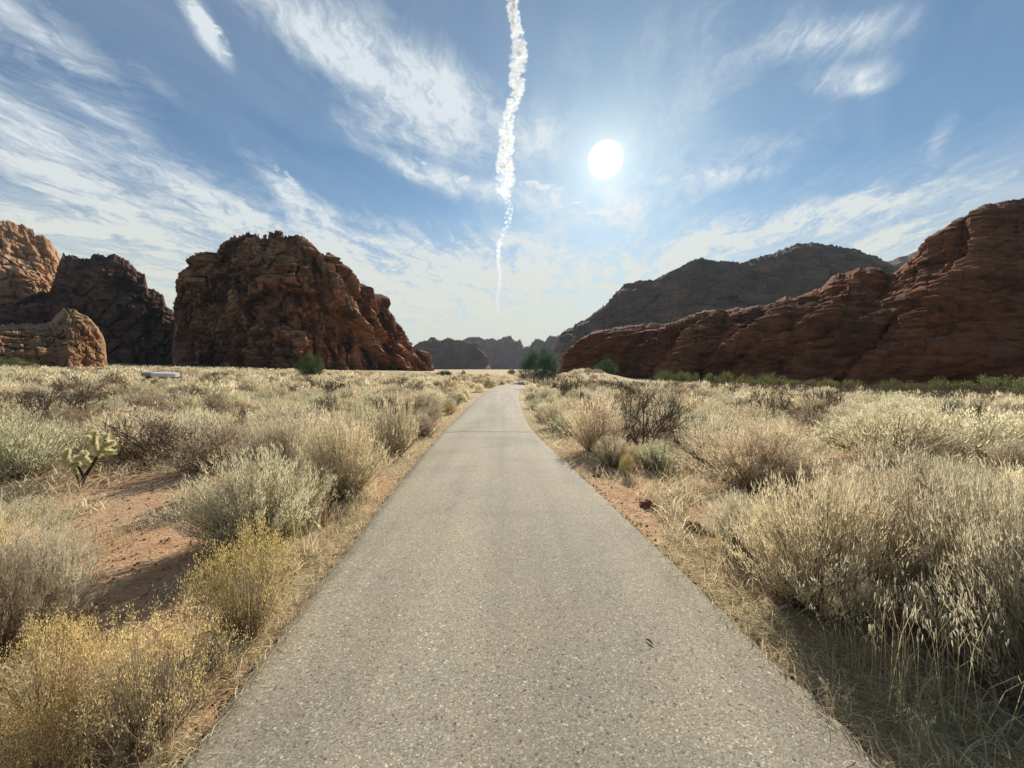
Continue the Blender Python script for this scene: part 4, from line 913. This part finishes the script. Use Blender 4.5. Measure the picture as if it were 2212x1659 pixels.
# ------------------------------------------------------------------ vapour trail
def contrail():
    m, t = material('vapour')
    d = t.n('ShaderNodeBsdfDiffuse'); tr = t.n('ShaderNodeBsdfTranslucent'); tp = t.n('ShaderNodeBsdfTransparent'); a = t.n('ShaderNodeMixShader'); b = t.n('ShaderNodeMixShader')
    for q in (d, tr): q.inputs[0].default_value = (.86, .86, .87, 1)
    a.inputs[0].default_value = .85; t.l(d.outputs[0], a.inputs[1]); t.l(tr.outputs[0], a.inputs[2])
    lw = t.n('ShaderNodeLayerWeight'); lw.inputs[0].default_value = .5
    n = t.noise(t.mapv(geo_pos(t), scale=(.01, .01, .01)), 1.4, 6, .65)
    at = t.n('ShaderNodeAttribute', attribute_name='tint').outputs['Fac']
    al = t.m('MULTIPLY', t.m('MULTIPLY', t.m('POWER', t.m('SUBTRACT', 1., lw.outputs['Facing']), 2.0), t.m('MULTIPLY', t.mr(n, .36, .64, .03, .42), t.mr(t.noise(geo_pos(t), .004, 4, .6), .36, .60, .35, 1.15))), at, clamp=True)
    t.l(al, b.inputs[0]); t.l(tp.outputs[0], b.inputs[1]); t.l(a.outputs[0], b.inputs[2]); t.l(b.outputs[0], t.out.inputs[0])
    pts = np.array([(1095, -40, 26, .8), (1104, 0, 27, .85), (1113, 43, 23, .85), (1122, 90, 32, .9), (1121, 125, 38, .9), (1114, 160, 32, .9), (1120, 188, 40, .95), (1117, 205, 28, .9), (1106, 228, 28, .9), (1097, 265, 32, .9), (1094, 318, 38, .9), (1090, 360, 46, .9), (1087, 400, 48, .85), (1091, 416, 30, .7), (1096, 432, 14, .6), (1101, 450, 19, .7), (1098, 476, 20, .7), (1087, 508, 14, .5), (1077, 532, 9, .36), (1076, 562, 7, .22), (1081, 602, 7, .13), (1074, 644, 7, .09), (1078, 684, 6, .04)], float)
    rng = np.random.RandomState(2); parts = []; import bmesh
    bm = bmesh.new(); bmesh.ops.create_icosphere(bm, subdivisions=2, radius=1); S = np.array([v.co[:] for v in bm.verts]); FF = np.array([[v.index for v in f.verts] for f in bm.faces]); bm.free()
    Y = []; y = -40.
    while y < 684:
        Y.append(y); y += 1.6 + .10 * np.interp(y, pts[:, 1], pts[:, 2])
    for y in Y:
        c, w, al = (np.interp(y, pts[:, 1], pts[:, i]) for i in (0, 2, 3))
        for k in range(8 if w > 20 else 4 if w > 11 else 3):
            w_ = w * .86; r = w_ * rng.uniform(.07, .21) if w > 11 else w * rng.uniform(.30, .62); ox = rng.uniform(-1, 1) * max(w * .43 - r * .5, 0) + .05 * w * math.sin(y * .3); a, b = ray(c + ox, y + rng.normal(0, 2)); f = 3200. / float(b) * (1 + rng.normal(0, .004)); R = r / FPX * f * math.sqrt(1 + float(b) ** 2) * .95
            q = S * R * (1 + .40 * fbm(S * 1.3 + rng.uniform(0, 99), 3)[:, None] + .2) * np.array([rng.uniform(.8, 1.5), rng.uniform(.7, 1.1), rng.uniform(.6, .9)])
            parts.append((q + np.array([float(a) * f, f, float(b) * f]), [FF], np.full(len(S), al)))
    V, F, T = join(parts); tag(link('contrail', mk_mesh('contrail', V, F, m, T, True)), 'lumpy white vapour trail dropping down the middle of the sky', 'vapour trail')
contrail()
# ------------------------------------------------------------------ labels of the plants
def photo_px(t): return CX + FPX * t['x'] / t['y']
def where(t):
    p = photo_px(t); off = abs(t['x'] - path_x(t['y'])) - PW; left = t['x'] < path_x(t['y']); y = t['y']
    if off < 1.1 and y < 45: return ('on the left verge' if left else 'on the right verge') + (' before the joint' if y < 11.6 else ' soon after the joint' if y < 19 else ' well past the joint')
    far = 'in the near scrub' if y < 9 else 'in the middle scrub' if y < 17 else 'in the far scrub' if y < 32 else 'on the farthest flats'
    if left: z = 'below the tan outcrop' if p < 235 else 'below the white slab' if p < 420 else 'below the butte summit' if p < 620 else 'below the lone juniper' if p < 740 else 'below the leaning fins' if p < 940 else 'left of the bend'
    else: z = 'right of the bend' if p < 1290 else 'behind the big bare bush' if p < 1480 else 'below the slope cave' if p < 1600 else 'below the long green shrub' if p < 1740 else 'below the broad green shrub' if p < 1900 else 'below the twin green shrubs'
    return far + ' ' + z
ORD = ['nearest', 'second nearest', 'third nearest', 'fourth nearest']
by = {}
for t in THINGS:
    if t['label'] is None:
        hw = t['h'] / max(t['w'], .01); s = ('tall' if t['h'] > .85 else 'low' if t['h'] < .55 else 'rounded') + (' spreading' if hw < .5 else '')
        by.setdefault((s + ' ' + t['tint'] + ' ' + t['kind'], where(t)), []).append(t)
for (what, loc), ts in by.items():
    ts.sort(key=lambda t: math.hypot(t['x'], t['y']))
    for i, t in enumerate(ts):
        t['label'] = what + ' ' + loc if len(ts) == 1 else ORD[i] + ' ' + what + ' ' + loc if len(ts) <= 4 else what + ' ' + loc
        if len(ts) > 4: t['group'] = what + ' plants ' + loc
GROUPS = {'sagebrush': 'sagebrush of the open scrub', 'bare bush': 'leafless bushes in the scrub', 'rabbitbrush': 'yellow rabbitbrush', 'juniper tree': 'junipers', 'green shrub': 'green shrubs along the red slope', 'seed grass': 'dry grass clumps with seed heads'}
for t in THINGS: tag(t['o'], ' '.join(t['label'].split()[:16]), {'sagebrush': 'sagebrush', 'bare bush': 'bush', 'rabbitbrush': 'bush', 'juniper tree': 'tree', 'green shrub': 'shrub', 'seed grass': 'grass clump'}[t['kind']], t['group'] or GROUPS[t['kind']])
